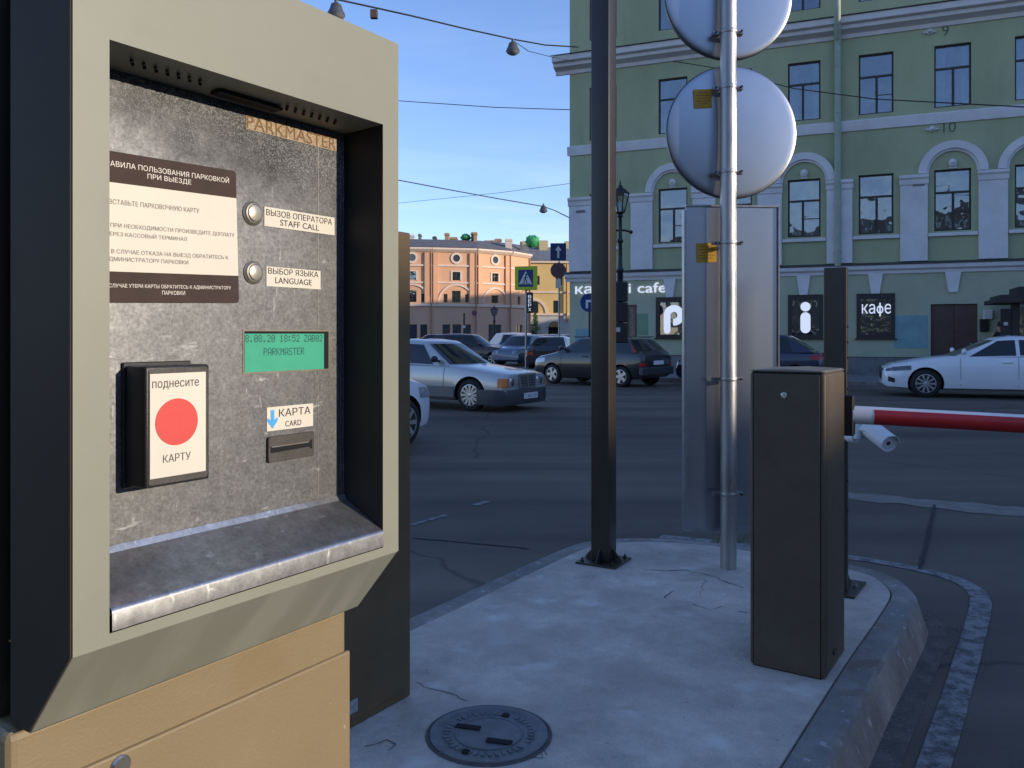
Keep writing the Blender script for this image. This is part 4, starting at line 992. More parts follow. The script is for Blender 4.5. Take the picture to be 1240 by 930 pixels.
# keystones above ground floor openings
for px_ in (811, 973, 1060, 1154):
    s0 = GF.at(px_, 340)[0]; b = MB(Gm); zt_ = ZS1 - .20; b.prism([(s0 - .13, -.07, zt_ - .66), (s0 + .13, -.07, zt_ - .66), (s0 + .23, -.07, zt_ - .001), (s0 - .23, -.07, zt_ - .001)], (0, .069, 0)); b.build('keystone', TRIM, green)
# windows
def window(b0, xa, xb, za, zb, fl, i):
    fw = .055; y0, y1 = .10, .16
    b = MB(Gm); b.box(xa, xa + fw, y0, y1, za, zb); b.box(xb - fw, xb, y0, y1, za, zb); b.box(xa + fw, xb - fw, y0, y1, za, za + fw); b.box(xa + fw, xb - fw, y0, y1, zb - fw, zb)
    zm = za + (zb - za) * .63; b.box(xa + fw, xb - fw, y0 + .002, y1 - .002, zm - .035, zm + .035)
    xm = xa + (xb - xa) * (.52 if i % 3 else .46); b.box(xm - .04, xm + .04, y0 + .003, y1 - .003, za + fw, zm - .035)
    if (i + fl) % 2: b.box(xm + .04, xb - fw, y0 + .015, y1 - .015, za + (zm - za) * .5 - .015, za + (zm - za) * .5 + .015)
    w_ = b.build('window', FRAMED, green)
    b = MB(Gm); b.box(xa + .01, xb - .01, .128, .132, za + .01, zb - .01); b.build('pane', GLASS, w_)
    if (i * 7 + fl * 3) % 4 != 1:
        b = MB(Gm); n_ = 14; f0 = xa + .05; f1 = xa + (xb - xa) * (.32 + .25 * ((i + fl) % 2)); 
        def drape(f0, f1, zb_, zt_):
            vs = []
            for q in range(n_ + 1):
                x = f0 + (f1 - f0) * q / n_; y = .24 + .025 * sin(q * 1.9); vs += [(x, y, zb_), (x, y, zt_)]
            b.add(vs, [(2 * q, 2 * q + 2, 2 * q + 3, 2 * q + 1) for q in range(n_)])
        drape(f0, f1, za + .03, zb - .03); drape(xb - .05 - (f1 - f0) * .75, xb - .05, za + .03, zb - .03)
        b.build('curtain', CURT, w_)
for s0, zb_, zt_, fl, i in wins: window(None, s0 - WW / 2, s0 + WW / 2, zb_, zt_, fl, i)
# cafe windows with their lettering
def shop_window(xa, xb, deco):
    fw = .11
    b = MB(Gm); b.box(xa - .02, xa + fw, -.03, .12, zgb - .02, zgt + .02); b.box(xb - fw, xb + .02, -.03, .12, zgb - .02, zgt + .02); b.box(xa + fw, xb - fw, -.03, .12, zgt - fw * 1.6, zgt + .02); b.box(xa + fw, xb - fw, -.03, .12, zgb - .02, zgb + fw); b.box(xa - .08, xb + .08, -.10, -.031, zgb - .06, zgb - .02)
    w_ = b.build('shop_window', FRAMED, green)
    b = MB(Gm); b.box(xa + .02, xb - .02, .05, .06, zgb + .02, zgt - .02); b.build('pane', GLASS, w_)
    cxs, cz = (xa + xb) / 2, (zgb + zgt) / 2
    b = MB(Gm)
    if deco == 'i':
        b.lathe((cxs, .02, cz + .34), (0, -1, 0), [(.165, 0), (.165, .02)], 28)
        r_ = .165; pts = []
        for c_, a0 in ((cz - .42, 180), (cz - .02, 0)):
            for q in range(13): a = radians(a0 + 180 * q / 12); pts.append((cxs + r_ * cos(a), .02, c_ + r_ * sin(a)))
        b.prism(pts, (0, -.02, 0)); b.build('letter', WHITEL, w_)
    elif deco == 'p':
        half_ring(b, cxs + .02, cz + .08, .13, .38, 0.0, .02, 30, -95, 180); b.box(cxs - .36, cxs - .11, 0, .02, cz - .48, cz + .08); b.lathe((cxs - .235, .02, cz - .48), (0, -1, 0), [(.125, 0), (.125, .019)], 20); b.build('letter', WHITEL, w_)
    elif deco == 'cafe':
        b.text('кафе', (cxs + .03, .015, cz + .24), UX, UZ, w=.92, h=.33, bold=.022, ext=.02); b.build('letters', WHITEL, w_)
    if deco in ('i', 'cafe'):
        b = MB(Gm); rr = random.Random(3 if deco == 'i' else 5)
        if deco == 'i':
            for sx_ in (-1, 1):
                for sz_ in (-1, 1): b.tube([(cxs + sx_ * .38, .045, cz + sz_ * (.72 - .02 * q) ) if q == 0 else (cxs + sx_ * (.40 - .045 * q), .045, cz + sz_ * (.70 - .05 * q + .02 * sin(q * 2))) for q in range(7)], .008, 5)
        else:
            for q in range(26):
                x = xa + .16 + (xb - xa - .32) * rr.random(); z = zgb + .18 + .55 * rr.random() ** 1.3
                b.tube([(x - .07, .045, z + .03 * rr.random()), (x, .045, z + .04), (x + .08, .045, z + .05 * rr.random())], .008, 5)
        b.build('painted_lines', mat('pale gold lines', (.42, .36, .15), .5, var=.2), w_)
for (a, b_), dd in zip(sp_, ('p', '', 'i', 'cafe')): shop_window(a, b_, dd)
for h in gholes[-2:]: shop_window(h[0], h[1], '')
b = MB(Gm); b.box(d0 + .01, d1_ - .01, .08, .13, PZ + .02, zdt - .01); dr = b.build('door', DOORB, green)
b = MB(Gm); xm = (d0 + d1_) / 2; b.box(xm - .004, xm + .004, .075, .0795, PZ + .05, zdt - .03); b.build('door_seam', WELL, dr)
b = MB(Gm); b.box(xm + .45, xm + .66, .045, .055, PZ + 1.05, PZ + 1.09); b.box(xm + .64, xm + .66, .055, .079, PZ + 1.05, PZ + 1.09); b.build('handle', CHROME, dr)
# fascia lettering
t0, zf0 = GF.at(697, 357.5); t1, zf1 = GF.at(807, 343); zfm = (GF.at(750, 350.5)[1])
b = MB(Gm); b.text('кафе pi cafe', ((t0 + t1) / 2, -.06, zfm - .02), UX, UZ, w=t1 - t0, h=.50, bold=.028, ext=.05); b.build('cafe_lettering', WHITEL, green)
# wall patches
ta, za_ = GF.at(1083, 382); tb, zb_ = GF.at(1124, 422)
b = MB(Gm); b.box(ta, tb, -.004, -.001, zb_, za_); b.build('paint_patch', BLUEPATCH, green)
ta, za_ = GF.at(697, 398); tb, zb_ = GF.at(716, 425); b = MB(Gm); b.box(ta, tb, -.004, -.001, zb_, za_); b.build('paint_patch', BLUEPATCH, green)
ta, za_ = GF.at(771, 380); tb, zb_ = GF.at(785, 406); b = MB(Gm); b.box(ta, tb, -.004, -.001, zb_, za_); b.build('paint_patch', PATCH2, green)
# downpipe
sdp = GF.at(1014.5, 150)[0]
b = MB(Gm); b.cyl((sdp, -.16, ZS1 + .1), (sdp, -.16, ZCO - .1), .11, .11, 14); b.cyl((sdp, -.64, ZCO + .5), (sdp, -.64, ZTOP - .1), .11, .11, 14); b.tube([(sdp, -.64, ZCO + .55), (sdp, -.62, ZCO + .2), (sdp, -.30, ZCO - .25), (sdp, -.16, ZCO - .45)], .11, 12)
dp = b.build('downpipe', PIPEG, green, smooth=40)
b = MB(Gm)
for z_ in (ZS1 + .5, ZS1 + 2.2, ZS2 + .4, ZS2 + 2.0): b.lathe((sdp, -.16, z_), (0, 0, 1), [(.125, 0), (.125, .07)], 14); b.box(sdp - .02, sdp + .02, -.06, 0, z_, z_ + .04)
b.build('pipe_bracket', PIPEG, dp)
# wire anchors with their painted numbers
for px_, py_, num, nx, ny in ((1125.5, 39, '9', 1139, 38), (1129, 156.5, '10', 1144, 154.5)):
    s0, z_ = GF.at(px_, py_); b = MB(Gm); b.lathe((s0, -.02, z_), (0, -1, 0), [(.10, 0), (.10, .05), (.07, .09), (.04, .18)], 14); b.box(s0 - .19, s0 + .19, -.05, -.01, z_ - .03, z_ + .03); an = b.build('wire_anchor', TRIM, green)
    s1, z1_ = GF.at(nx, ny); b = MB(Gm); b.text(num, (s1 + .14, -.004, z1_), UX, UZ, h=.34, bold=.02); b.build('number', mat('grey numerals', (.11, .13, .09), .8), an)
for xa, zz in ((.30, zpt - .55), (GF.at(1105, 222)[0], fz(1105, 226))):
    b = MB(Gm); b.box(xa, xa + .36, -.125, -.102, zz, zz + .09); b.build('small_plaque', mat('plaque', (.16, .16, .17), .6, var=.3, scale=12), green)
# door bell, lamp, meter by the door
for px_, py_, w_, h_, m_, nm in ((1191, 394, .24, .40, IRON, 'entry_phone'), (1196, 381, .26, .30, TRIM, 'wall_lamp')):
    s0, z_ = GF.at(px_, py_); b = MB(Gm); b.box(s0 - w_ / 2, s0 + w_ / 2, -.13, -.002, z_ - h_ / 2, z_ + h_ / 2); b.build(nm, m_, green, bevel=.02)

# pavement along the house
SD = Vector((0.922, -0.3877)); SN = Vector((-0.3877, -0.922)); g0 = Vector((2.25, 32.2))
def strip(name, y0, y1, x0, x1, z, m, h=None):
    b = MB(Gm); b.box(x0, x1, y0, y1, -.05 if h is None else h, z); return struct(b.build(name, m))
strip('pavement', -4.3, .3, -9, 60, PZ, PAVE)
strip('kerb', -4.48, -4.302, -9, 60, PZ - .005, KERB)

# ------------------------------------------------------------------ other buildings
# peach building with big arches, bending away to the right
peach = thing('peach_building', (-14, 84.5, 0), 0, 'peach stucco round-fronted building with arched and round windows', 'building')
PB = [(415, 84.6), (470, 84.6), (523, 85.2), (577, 86.3), (618, 89.0), (641, 92.5)]
PB = [((px_ - CX) / FPX * Y, Y) for px_, Y in PB]
def pz(py_, Y=86.5): return CAMH - (py_ - HY) / FPX * Y
ZP1, ZP2, ZP3, ZP4 = pz(370), pz(343), pz(326), pz(303)
FARG = mat('dark far glass', (.05, .06, .08), .08, var=.3, spec=.8)
for kk in range(len(PB) - 1):
    A, B = PB[kk], PB[kk + 1]; ang = atan2(B[1] - A[1], B[0] - A[0]); ln_ = sqrt((B[0] - A[0]) ** 2 + (B[1] - A[1]) ** 2); M_ = Frame(A, ang).M()
    big = kk < 4
    c = ln_ * (.545 if kk < 3 else .54 if kk == 3 else .45)
    ra = (1.76, 1.76, 1.76, 1.50, 0)[kk]
    hs = [(c - .40, c + .40, pz(340), pz(330))] if big else []
    if kk < 3: hs += [(c - .45, c + .45, pz(366.5), pz(352.5)), (c - 1.33, c - .93, pz(366.5), pz(356.5)), (c + .93, c + 1.33, pz(366.5), pz(356.5))]
    elif kk == 3: hs += [(c - .45, c + .45, pz(366.5), pz(357))]
    else: hs += [(c - .28, c + .28, pz(367), pz(357))]
    gh = [(c - 1.45, c - .65, .1, pz(393)), (c - .40, c + .50, .1, pz(393)), (c + .85, c + 1.55, .1, pz(393))] if kk in (0, 1, 2) else [(c - .85, c + .85, .1, pz(393))] if kk == 3 else [(c - .7, c + .7, .1, pz(393))]
    b = MB(M_); wall(b, 0, ln_, ZP1, ZP4, hs, 0, .22); b.build('upper_wall', PINK, peach, fixn=False)
    b = MB(M_); wall(b, 0, ln_, 0, ZP1, gh, 0, .3); b.build('ground_floor_wall', PINKL, peach, fixn=False)
    b = MB(M_); b.box(.01, ln_ - .01, .42, .45, 0, ZP4 - .1); b.build('room_backing', DARKIN, peach)
    for h in hs + gh:
        b = MB(M_); b.box(h[0] + .01, h[1] - .01, .16, .18, h[2], h[3]); w_ = b.build('window', FARG if h in gh else GLASS, peach)
        b = MB(M_); xm = (h[0] + h[1]) / 2; zt_ = h[2] + (h[3] - h[2]) * .62; b.box(xm - .03, xm + .03, .12, .159, h[2] + .01, h[3] - .01); b.box(h[0] + .02, h[1] - .02, .125, .155, zt_ - .03, zt_ + .03); b.build('window_bars', FRAMED, w_)
    b = MB(M_)
    for z_, hh, pr in ((ZP1 - .12, .26, .16), (ZP2 - .08, .16, .10), (pz(322.5) - .1, .18, .12)): b.box(0, ln_, -pr, -.001, z_, z_ + hh)
    b.prism([(0, 0, ZP4 - .35), (0, -.15, ZP4 - .3), (0, -.42, ZP4 - .05), (0, -.42, ZP4 + .12), (0, 0, ZP4 + .2)], (ln_, 0, 0)); b.build('cornice', PINKT, peach)
    if big:
        b = MB(M_); half_ring(b, c, pz(366.8), ra, ra + .18, -.11, -.001, 28); b.build('arch_moulding', PINKT, peach)
        b = MB(M_); b.lathe((c, -.001, pz(313.5)), (0, -1, 0), [(.37, .02), (.37, .10), (.60, .10), (.60, 0)], 28, cap=False); b.build('round_frame', PINKT, peach, smooth=30)
        b = MB(M_); b.lathe((c, -.012, pz(313.5)), (0, -1, 0), [(.365, 0), (.365, .01)], 24); b.build('round_window', FARG, peach)
        b = MB(M_); b.box(c - .60, c - .41, -.07, -.001, pz(340.5), pz(328.8)); b.box(c + .41, c + .60, -.07, -.001, pz(340.5), pz(328.8)); b.box(c - .41, c + .41, -.07, -.001, pz(329.9), pz(328.8)); b.build('window_frame', PINKT, peach)
        for xa, xb in ((.12, .62), (ln_ - .75, ln_ - .25)):
            b = MB(M_); b.box(xa, xb, -.20, -.001, ZP1 + .16, ZP4 - .36); b.build('pilaster', PINK, peach)
    b = MB(M_); b.cyl((ln_ - .08, -.14, .2), (ln_ - .08, -.14, ZP4 - .3), .08, .08, 8); b.build('drainpipe', mat('peach pipe', (.40, .22, .13), .7), peach)
A, B = PB[0], PB[-1]
b = MB(); top = ZP4 + .2
b.add([(x, y - .3, top) for x, y in PB] + [(x, y + 4.5, top + 1.3) for x, y in PB] + [(x, y + 12, top + .4) for x, y in PB], [(i, i + 1, 7 + i, 6 + i) for i in range(5)] + [(6 + i, 7 + i, 13 + i, 12 + i) for i in range(5)])
b.add([(x, y, 0) for x, y in (PB[0], PB[-1])] + [(PB[0][0], 98, 0), (PB[-1][0], 104, 0)] + [(x, y, top) for x, y in (PB[0], PB[-1])] + [(PB[0][0], 98, top), (PB[-1][0], 104, top)], [(0, 2, 6, 4), (1, 3, 7, 5), (2, 3, 7, 6)])
rf = b.build('roof', ROOFM, peach)
for px_, w_, py0, py1, Y, m_ in ((499, 5, 284, 301, 90, TRIM), (508, 3, 283, 301, 91, STONE), (526, 4, 286, 301, 91, BRICK), (541, 5, 282, 302, 90, BRICK), (549, 9, 287, 300, 93, BRICK), (572, 3, 281, 300, 91, BRICK), (575.5, 4, 281, 301, 90, BRICK), (592, 12, 291, 300, 93, BRICK), (603, 8, 289, 302, 94, BRICK), (616, 8, 289, 305, 90, PINKT)):
    b = MB(); X0 = (px_ - w_ / 2 - CX) / FPX * Y; X1 = (px_ + w_ / 2 - CX) / FPX * Y; z1_ = pz(py0, Y); b.box(X0, X1, Y, Y + .9, top - .2, z1_); b.box(X0 - .06, X1 + .06, Y - .06, Y + .96, z1_ - .25, z1_ - .1); b.build('chimney', m_, rf)
b = MB(); X0 = (553 - CX) / FPX * 89; X1 = (573 - CX) / FPX * 89; b.prism([(X0, 89, pz(300, 89)), (X1, 89, pz(300, 89)), (X1 - .2, 89, pz(293.5, 89)), (X0 + .4, 89, pz(292.5, 89))], (0, 2, 0)); b.build('dormer', RUST, rf)
b = MB(); X0 = (512 - CX) / FPX * 92; X1 = (548 - CX) / FPX * 92; b.prism([(X0, 92, pz(302, 92)), (X1, 92, pz(302, 92)), (X1, 92, pz(294.5, 92)), (X0 + .4, 92, pz(293, 92))], (0, 2, 0)); b.build('dormer', mat('dark loft', (.10, .06, .05), .8, var=.3), rf)
rr = random.Random(11)
for q in range(26):
    px_ = rr.uniform(497, 640); Y = rr.uniform(91.5, 96); w_ = rr.uniform(1.2, 5.5); h_ = rr.uniform(3, 11); X0 = (px_ - CX) / FPX * Y
    if 556 < px_ < 572 or 634 < px_: continue
    b = MB(); b.box(X0, X0 + w_ * Y / FPX, Y, Y + .7, top - .1, pz(302 - h_, Y)); b.build('chimney' if w_ > 2.2 else 'vent_pipe', rr.choice([BRICK, STONE, PINKT, ROOFM, RUST, PALEB]), rf)
b = MB()
for q in range(4):
    px_ = 505 + 33 * q; Y = 90.2; X0 = (px_ - CX) / FPX * Y; b.cyl((X0, Y, top - .1), (X0, Y, pz(290, Y)), .02, .02, 5)
    for k_ in range(3): b.cyl((X0 - .25 + .05 * k_, Y, pz(290.5 + 1.6 * k_, Y)), (X0 + .25 - .05 * k_, Y, pz(290.5 + 1.6 * k_, Y)), .015, .015, 5)
b.build('aerials', IRON, rf)
# green netting bundles
def bundle(px_, py_, w_, h_, Y, label):
    c = W3(px_, py_, Y); b = MB(); rr = random.Random(int(px_)); b.ball((0, 0, 0), 1, 18, (w_ * Y / FPX / 2, .8, h_ * Y / FPX / 2))
    b.v = [Vector((v.x * (1 + .18 * rr.uniform(-1, 1)), v.y, v.z * (1 + .2 * rr.uniform(-1, 1)))) + c for v in b.v]
    o = b.build('netting', GREENN, None); return tag(o, label, 'netting')
bundle(564, 287.5, 12, 9, 91, 'small green net bundle beside the chimneys of the peach building')
bundle(644.5, 292, 18, 14, 97, 'large green net bundle on the yellow building roof')
# yellow building
yb = thing('yellow_building', (6.5, 99, 0), 0, 'sunny yellow building with white arched ground floor next to the peach one', 'building')
Yy = 100.0; X0, X1 = (628 - CX) / FPX * Yy, (700 - CX) / FPX * Yy
YF = Frame((X0, Yy - 1.0), radians(5)); Ym = YF.M()
ya = lambda x, y: YF.at(x, y)
hs = []
for px_, y0, y1, w_ in ((648, 365, 379, 8), (675, 377 if 0 else 365, 379, 7), (677, 346 if 0 else 334, 345, 8), (650, 334, 345, 7)):
    s0, z_ = ya(px_, y1); _, z1_ = ya(px_, y0); ww_ = w_ * .1; hs.append((s0 - ww_ / 2, s0 + ww_ / 2, z_, z1_))
hs[1] = (ya(670, 370)[0], ya(677, 370)[0], ya(673, 379)[1], ya(673, 364)[1])
zy1 = ya(660, 381)[1]; zyt = ya(660, 316)[1]
b = MB(Ym); wall(b, 0, 11, zy1, zyt, hs, 0, .3); b.build('upper_wall', YELW, yb, fixn=False)
b = MB(Ym); s0, s1 = ya(664, 400)[0], ya(677.5, 400)[0]; wall(b, 0, 11, 0, zy1, [(s0, s1, 0, ya(670, 396)[1])], 0, .8); b.build('ground_floor_wall', PALEB, yb, fixn=False)
b = MB(Ym); half_ring(b, (s0 + s1) / 2, ya(670, 396)[1], (s1 - s0) / 2, (s1 - s0) / 2 + .25, -.1, -.001, 16); b.build('arch_moulding', PALEB, yb)
b = MB(Ym); pts = [((s0 + s1) / 2 + (s1 - s0) / 2 * cos(radians(a)), -.05, ya(670, 396)[1] + (s1 - s0) / 2 * sin(radians(a)) * 1.25) for a in range(0, 181, 12)]; b.prism(pts, (0, .049, 0)); b.build('arch_fill', mat('warm passage', (.35, .20, .10), .9, var=.2), yb)
b = MB(Ym); b.box(.02, 10.9, .82, .85, .02, zyt - .1); b.build('room_backing', DARKIN, yb)
b = MB(Ym); c_ = ya(641, 379); half_ring(b, c_[0] + .4, c_[1], 1.5, 1.8, -.1, -.001, 20); b.build('arch_moulding', PINKT, yb)
b = MB(Ym); b.box(0, 11, -.2, -.001, zy1 - .1, zy1 + .15); b.box(0, 11, -.14, -.001, ya(660, 354)[1] - .1, ya(660, 354)[1] + .12); b.box(0, 11, -.3, -.001, zyt - .25, zyt); b.build('cornice', PINKT, yb)
for h in hs:
    b = MB(Ym); b.box(h[0], h[1], .2, .22, h[2], h[3]); b.build('window', GLASS, yb)
b = MB(Ym); b.add([(-.2, -.35, zyt), (11.2, -.35, zyt), (11.2, 5, zyt + 2.2), (-.2, 5, zyt + 2.2), (11.2, 12, zyt), (-.2, 12, zyt)], [(0, 1, 2, 3), (3, 2, 4, 5), (1, 4, 2), (0, 3, 5)]); yr = b.build('roof', mat('grey roof tiles', (.20, .20, .21), .8, var=.3, scale=3), yb)
b = MB(Ym); b.add([(0, 0, 0), (0, 12, 0), (0, 12, zyt), (0, 0, zyt), (11, 0, 0), (11, 12, 0), (11, 12, zyt), (11, 0, zyt)], [(0, 1, 2, 3), (4, 7, 6, 5), (1, 5, 6, 2)]); b.build('side_wall', YELW, yb)
for px0, px1, py0, py1, Y in ((630, 664, 292, 305, 104), (684, 694, 292, 316, 104), (653, 663, 291, 304, 103)):
    b = MB(); b.box((px0 - CX) / FPX * Y, (px1 - CX) / FPX * Y, Y, Y + 2, pz(310, Y) - 1.5, pz(py0, Y)); b.build('chimney', mat('yellow chimney', (.60, .47, .25), .9, var=.1), yr)
b = MB(Ym); s0 = ya(686, 350)[0]; b.cyl((s0, -.3, 3), (s0, -.3, zyt - .3), .12, .12, 8); b.build('drainpipe', mat('ochre pipe', (.42, .26, .10), .7), yb)
# dark blade sign with letters hanging at the corner of the peach building
c = W3(641.5, 367, 88)
bs = thing('blade_sign', (c.x, c.y, c.z), 0, 'narrow dark vertical sign with white letters below the crossing sign', 'sign')
b = MB(); b.box(c.x - .36, c.x + .36, c.y, c.y + .2, pz(379, 88), pz(354, 88)); b.build('board', IRON, bs)
b = MB()
for q, ch in enumerate('ВЕРХ'): b.text(ch, (c.x, c.y - .01, pz(359.2 + 5.2 * q, 88)), UX, UZ, w=.32, h=.34, bold=.02)
b.build('letters', WHITEL, bs)
b = MB(); b.cyl((c.x, c.y + .1, pz(354, 88)), (c.x, c.y + .1, pz(351, 88)), .04); b.cyl((c.x, c.y + .1, pz(351, 88)), (c.x - .8, c.y + 2.6, pz(351, 88)), .04); b.build('bracket', IRON, bs)
# plain house blocks, out of view, added to shade the scene or darken reflections
def plain_house(name, cx_, cy_, w_, d_, h_, rz, m_, label, nwin, storeys):
    r = thing(name, (cx_, cy_, 0), rz, label, 'building'); M_ = WORLD[r.name]
    hol = []
    for side_ in (0,):
        for i in range(nwin):
            for j in range(storeys):
                x = -w_ / 2 + (i + .5) * w_ / nwin; z = 1.2 + j * (h_ / storeys); hol.append((x - .55, x + .55, z, z + 1.7))
    b = MB(M_); wall(b, -w_ / 2, w_ / 2, 0, h_, hol, -d_ / 2, .2)
    b.add([(-w_ / 2, -d_ / 2, 0), (-w_ / 2, d_ / 2, 0), (-w_ / 2, d_ / 2, h_), (-w_ / 2, -d_ / 2, h_), (w_ / 2, -d_ / 2, 0), (w_ / 2, d_ / 2, 0), (w_ / 2, d_ / 2, h_), (w_ / 2, -d_ / 2, h_)], [(0, 1, 2, 3), (4, 7, 6, 5), (1, 5, 6, 2)]); b.build('wall', m_, r, fixn=False)
    b = MB(M_); b.box(-w_ / 2 + .1, w_ / 2 - .1, -d_ / 2 + .3, -d_ / 2 + .33, .1, h_ - .1); b.build('room_backing', DARKIN, r)
    b = MB(M_); b.add([(-w_ / 2 - .3, -d_ / 2 - .3, h_), (w_ / 2 + .3, -d_ / 2 - .3, h_), (w_ / 2 + .3, d_ / 2 + .3, h_), (-w_ / 2 - .3, d_ / 2 + .3, h_)], [(0, 1, 2, 3)]); b.box(-w_ / 2 - .2, w_ / 2 + .2, -d_ / 2 - .2, d_ / 2 + .2, h_ - .25, h_ - .01); b.build('roof', ROOFM, r)
    for i, h in enumerate(hol):
        b = MB(M_); b.box(h[0], h[1], -d_ / 2 + .12, -d_ / 2 + .14, h[2], h[3]); b.build('window', GLASS, r)
    return r
US = Vector((0.930, -0.3665)); VS = Vector((0.3665, 0.930))       # towards the sun, and across it
TE = math.tan(SUN_EL)
def across(u, v0, v1, h_, d_, name, m_, label, nwin, st):
    c = US * (u + d_ / 2) + VS * ((v0 + v1) / 2)
    return plain_house(name, c.x, c.y, v1 - v0, d_, h_, atan2(VS.y, VS.x) + pi, m_, label, nwin, st)
UB = 44.0
ZSH = 1.12                                            # height of the shadow edge at the barrier cabinet
lowh = across(UB, 1.9, 5.7, ZSH + (UB - .05) * TE, 12, 'narrow_shade_house', mat('sandstone stucco', (.45, .36, .24), .9, var=.08, scale=.5), 'narrow sandstone coloured house across the square, added unseen with a roof block to cast shade', 2, 3)  # unseen house added as a shadow caster; its roof sets the shade line
hc = US * UB + VS * 2.5
b = MB(Matrix.Translation((hc.x, hc.y, 0)) @ Matrix.Rotation(atan2(VS.y, VS.x), 4, 'Z')); zt_ = ZSH + (UB - .05) * TE
b.box(-.6, .55, -1.5, -.2, zt_ - .2, 1.77 + (UB + 1.48) * TE); b.build('chimney', BRICK, lowh)  # added roof block, shaped to raise the shadow on the brown cabinet
across(UB, 5.8, 46, 16.5, 14, 'tall_shade_house', MATS['sandstone stucco'], 'tall sandstone coloured house across the square, added unseen to shade the street', 14, 4)  # unseen house added to keep the street in shade
across(UB + .5, -22, 1.2, .55 + UB * TE, 12, 'low_shade_house', mat('cream stucco', (.5, .45, .34), .9, var=.08, scale=.5), 'lower cream house across the square, added unseen, kept low so sun reaches the machine', 7, 2)  # unseen house added, kept low so sun reaches the machine
# unseen terrace behind the photographer, added to darken horizon reflections
plain_house('reflection_terrace', -8, -48, 70, 14, 15, pi, mat('dun stucco', (.30, .26, .20), .9, var=.08, scale=.5), 'long dun terrace house behind the photographer, added unseen to darken reflections', 22, 4)
# unseen houses behind the green one, added to shade the far lower walls
across(26, 50, 89.5, 17.4, 16, 'rear_shade_house', mat('ochre stucco', (.46, .33, .14), .9, var=.08, scale=.5), 'tall ochre house behind the green one, added unseen to shade the peach walls', 10, 4)
across(26, 89.6, 112, 14.4, 16, 'rear_low_shade_house', PALEB, 'lower grey house behind the green one, added unseen to shade the yellow walls', 5, 3)

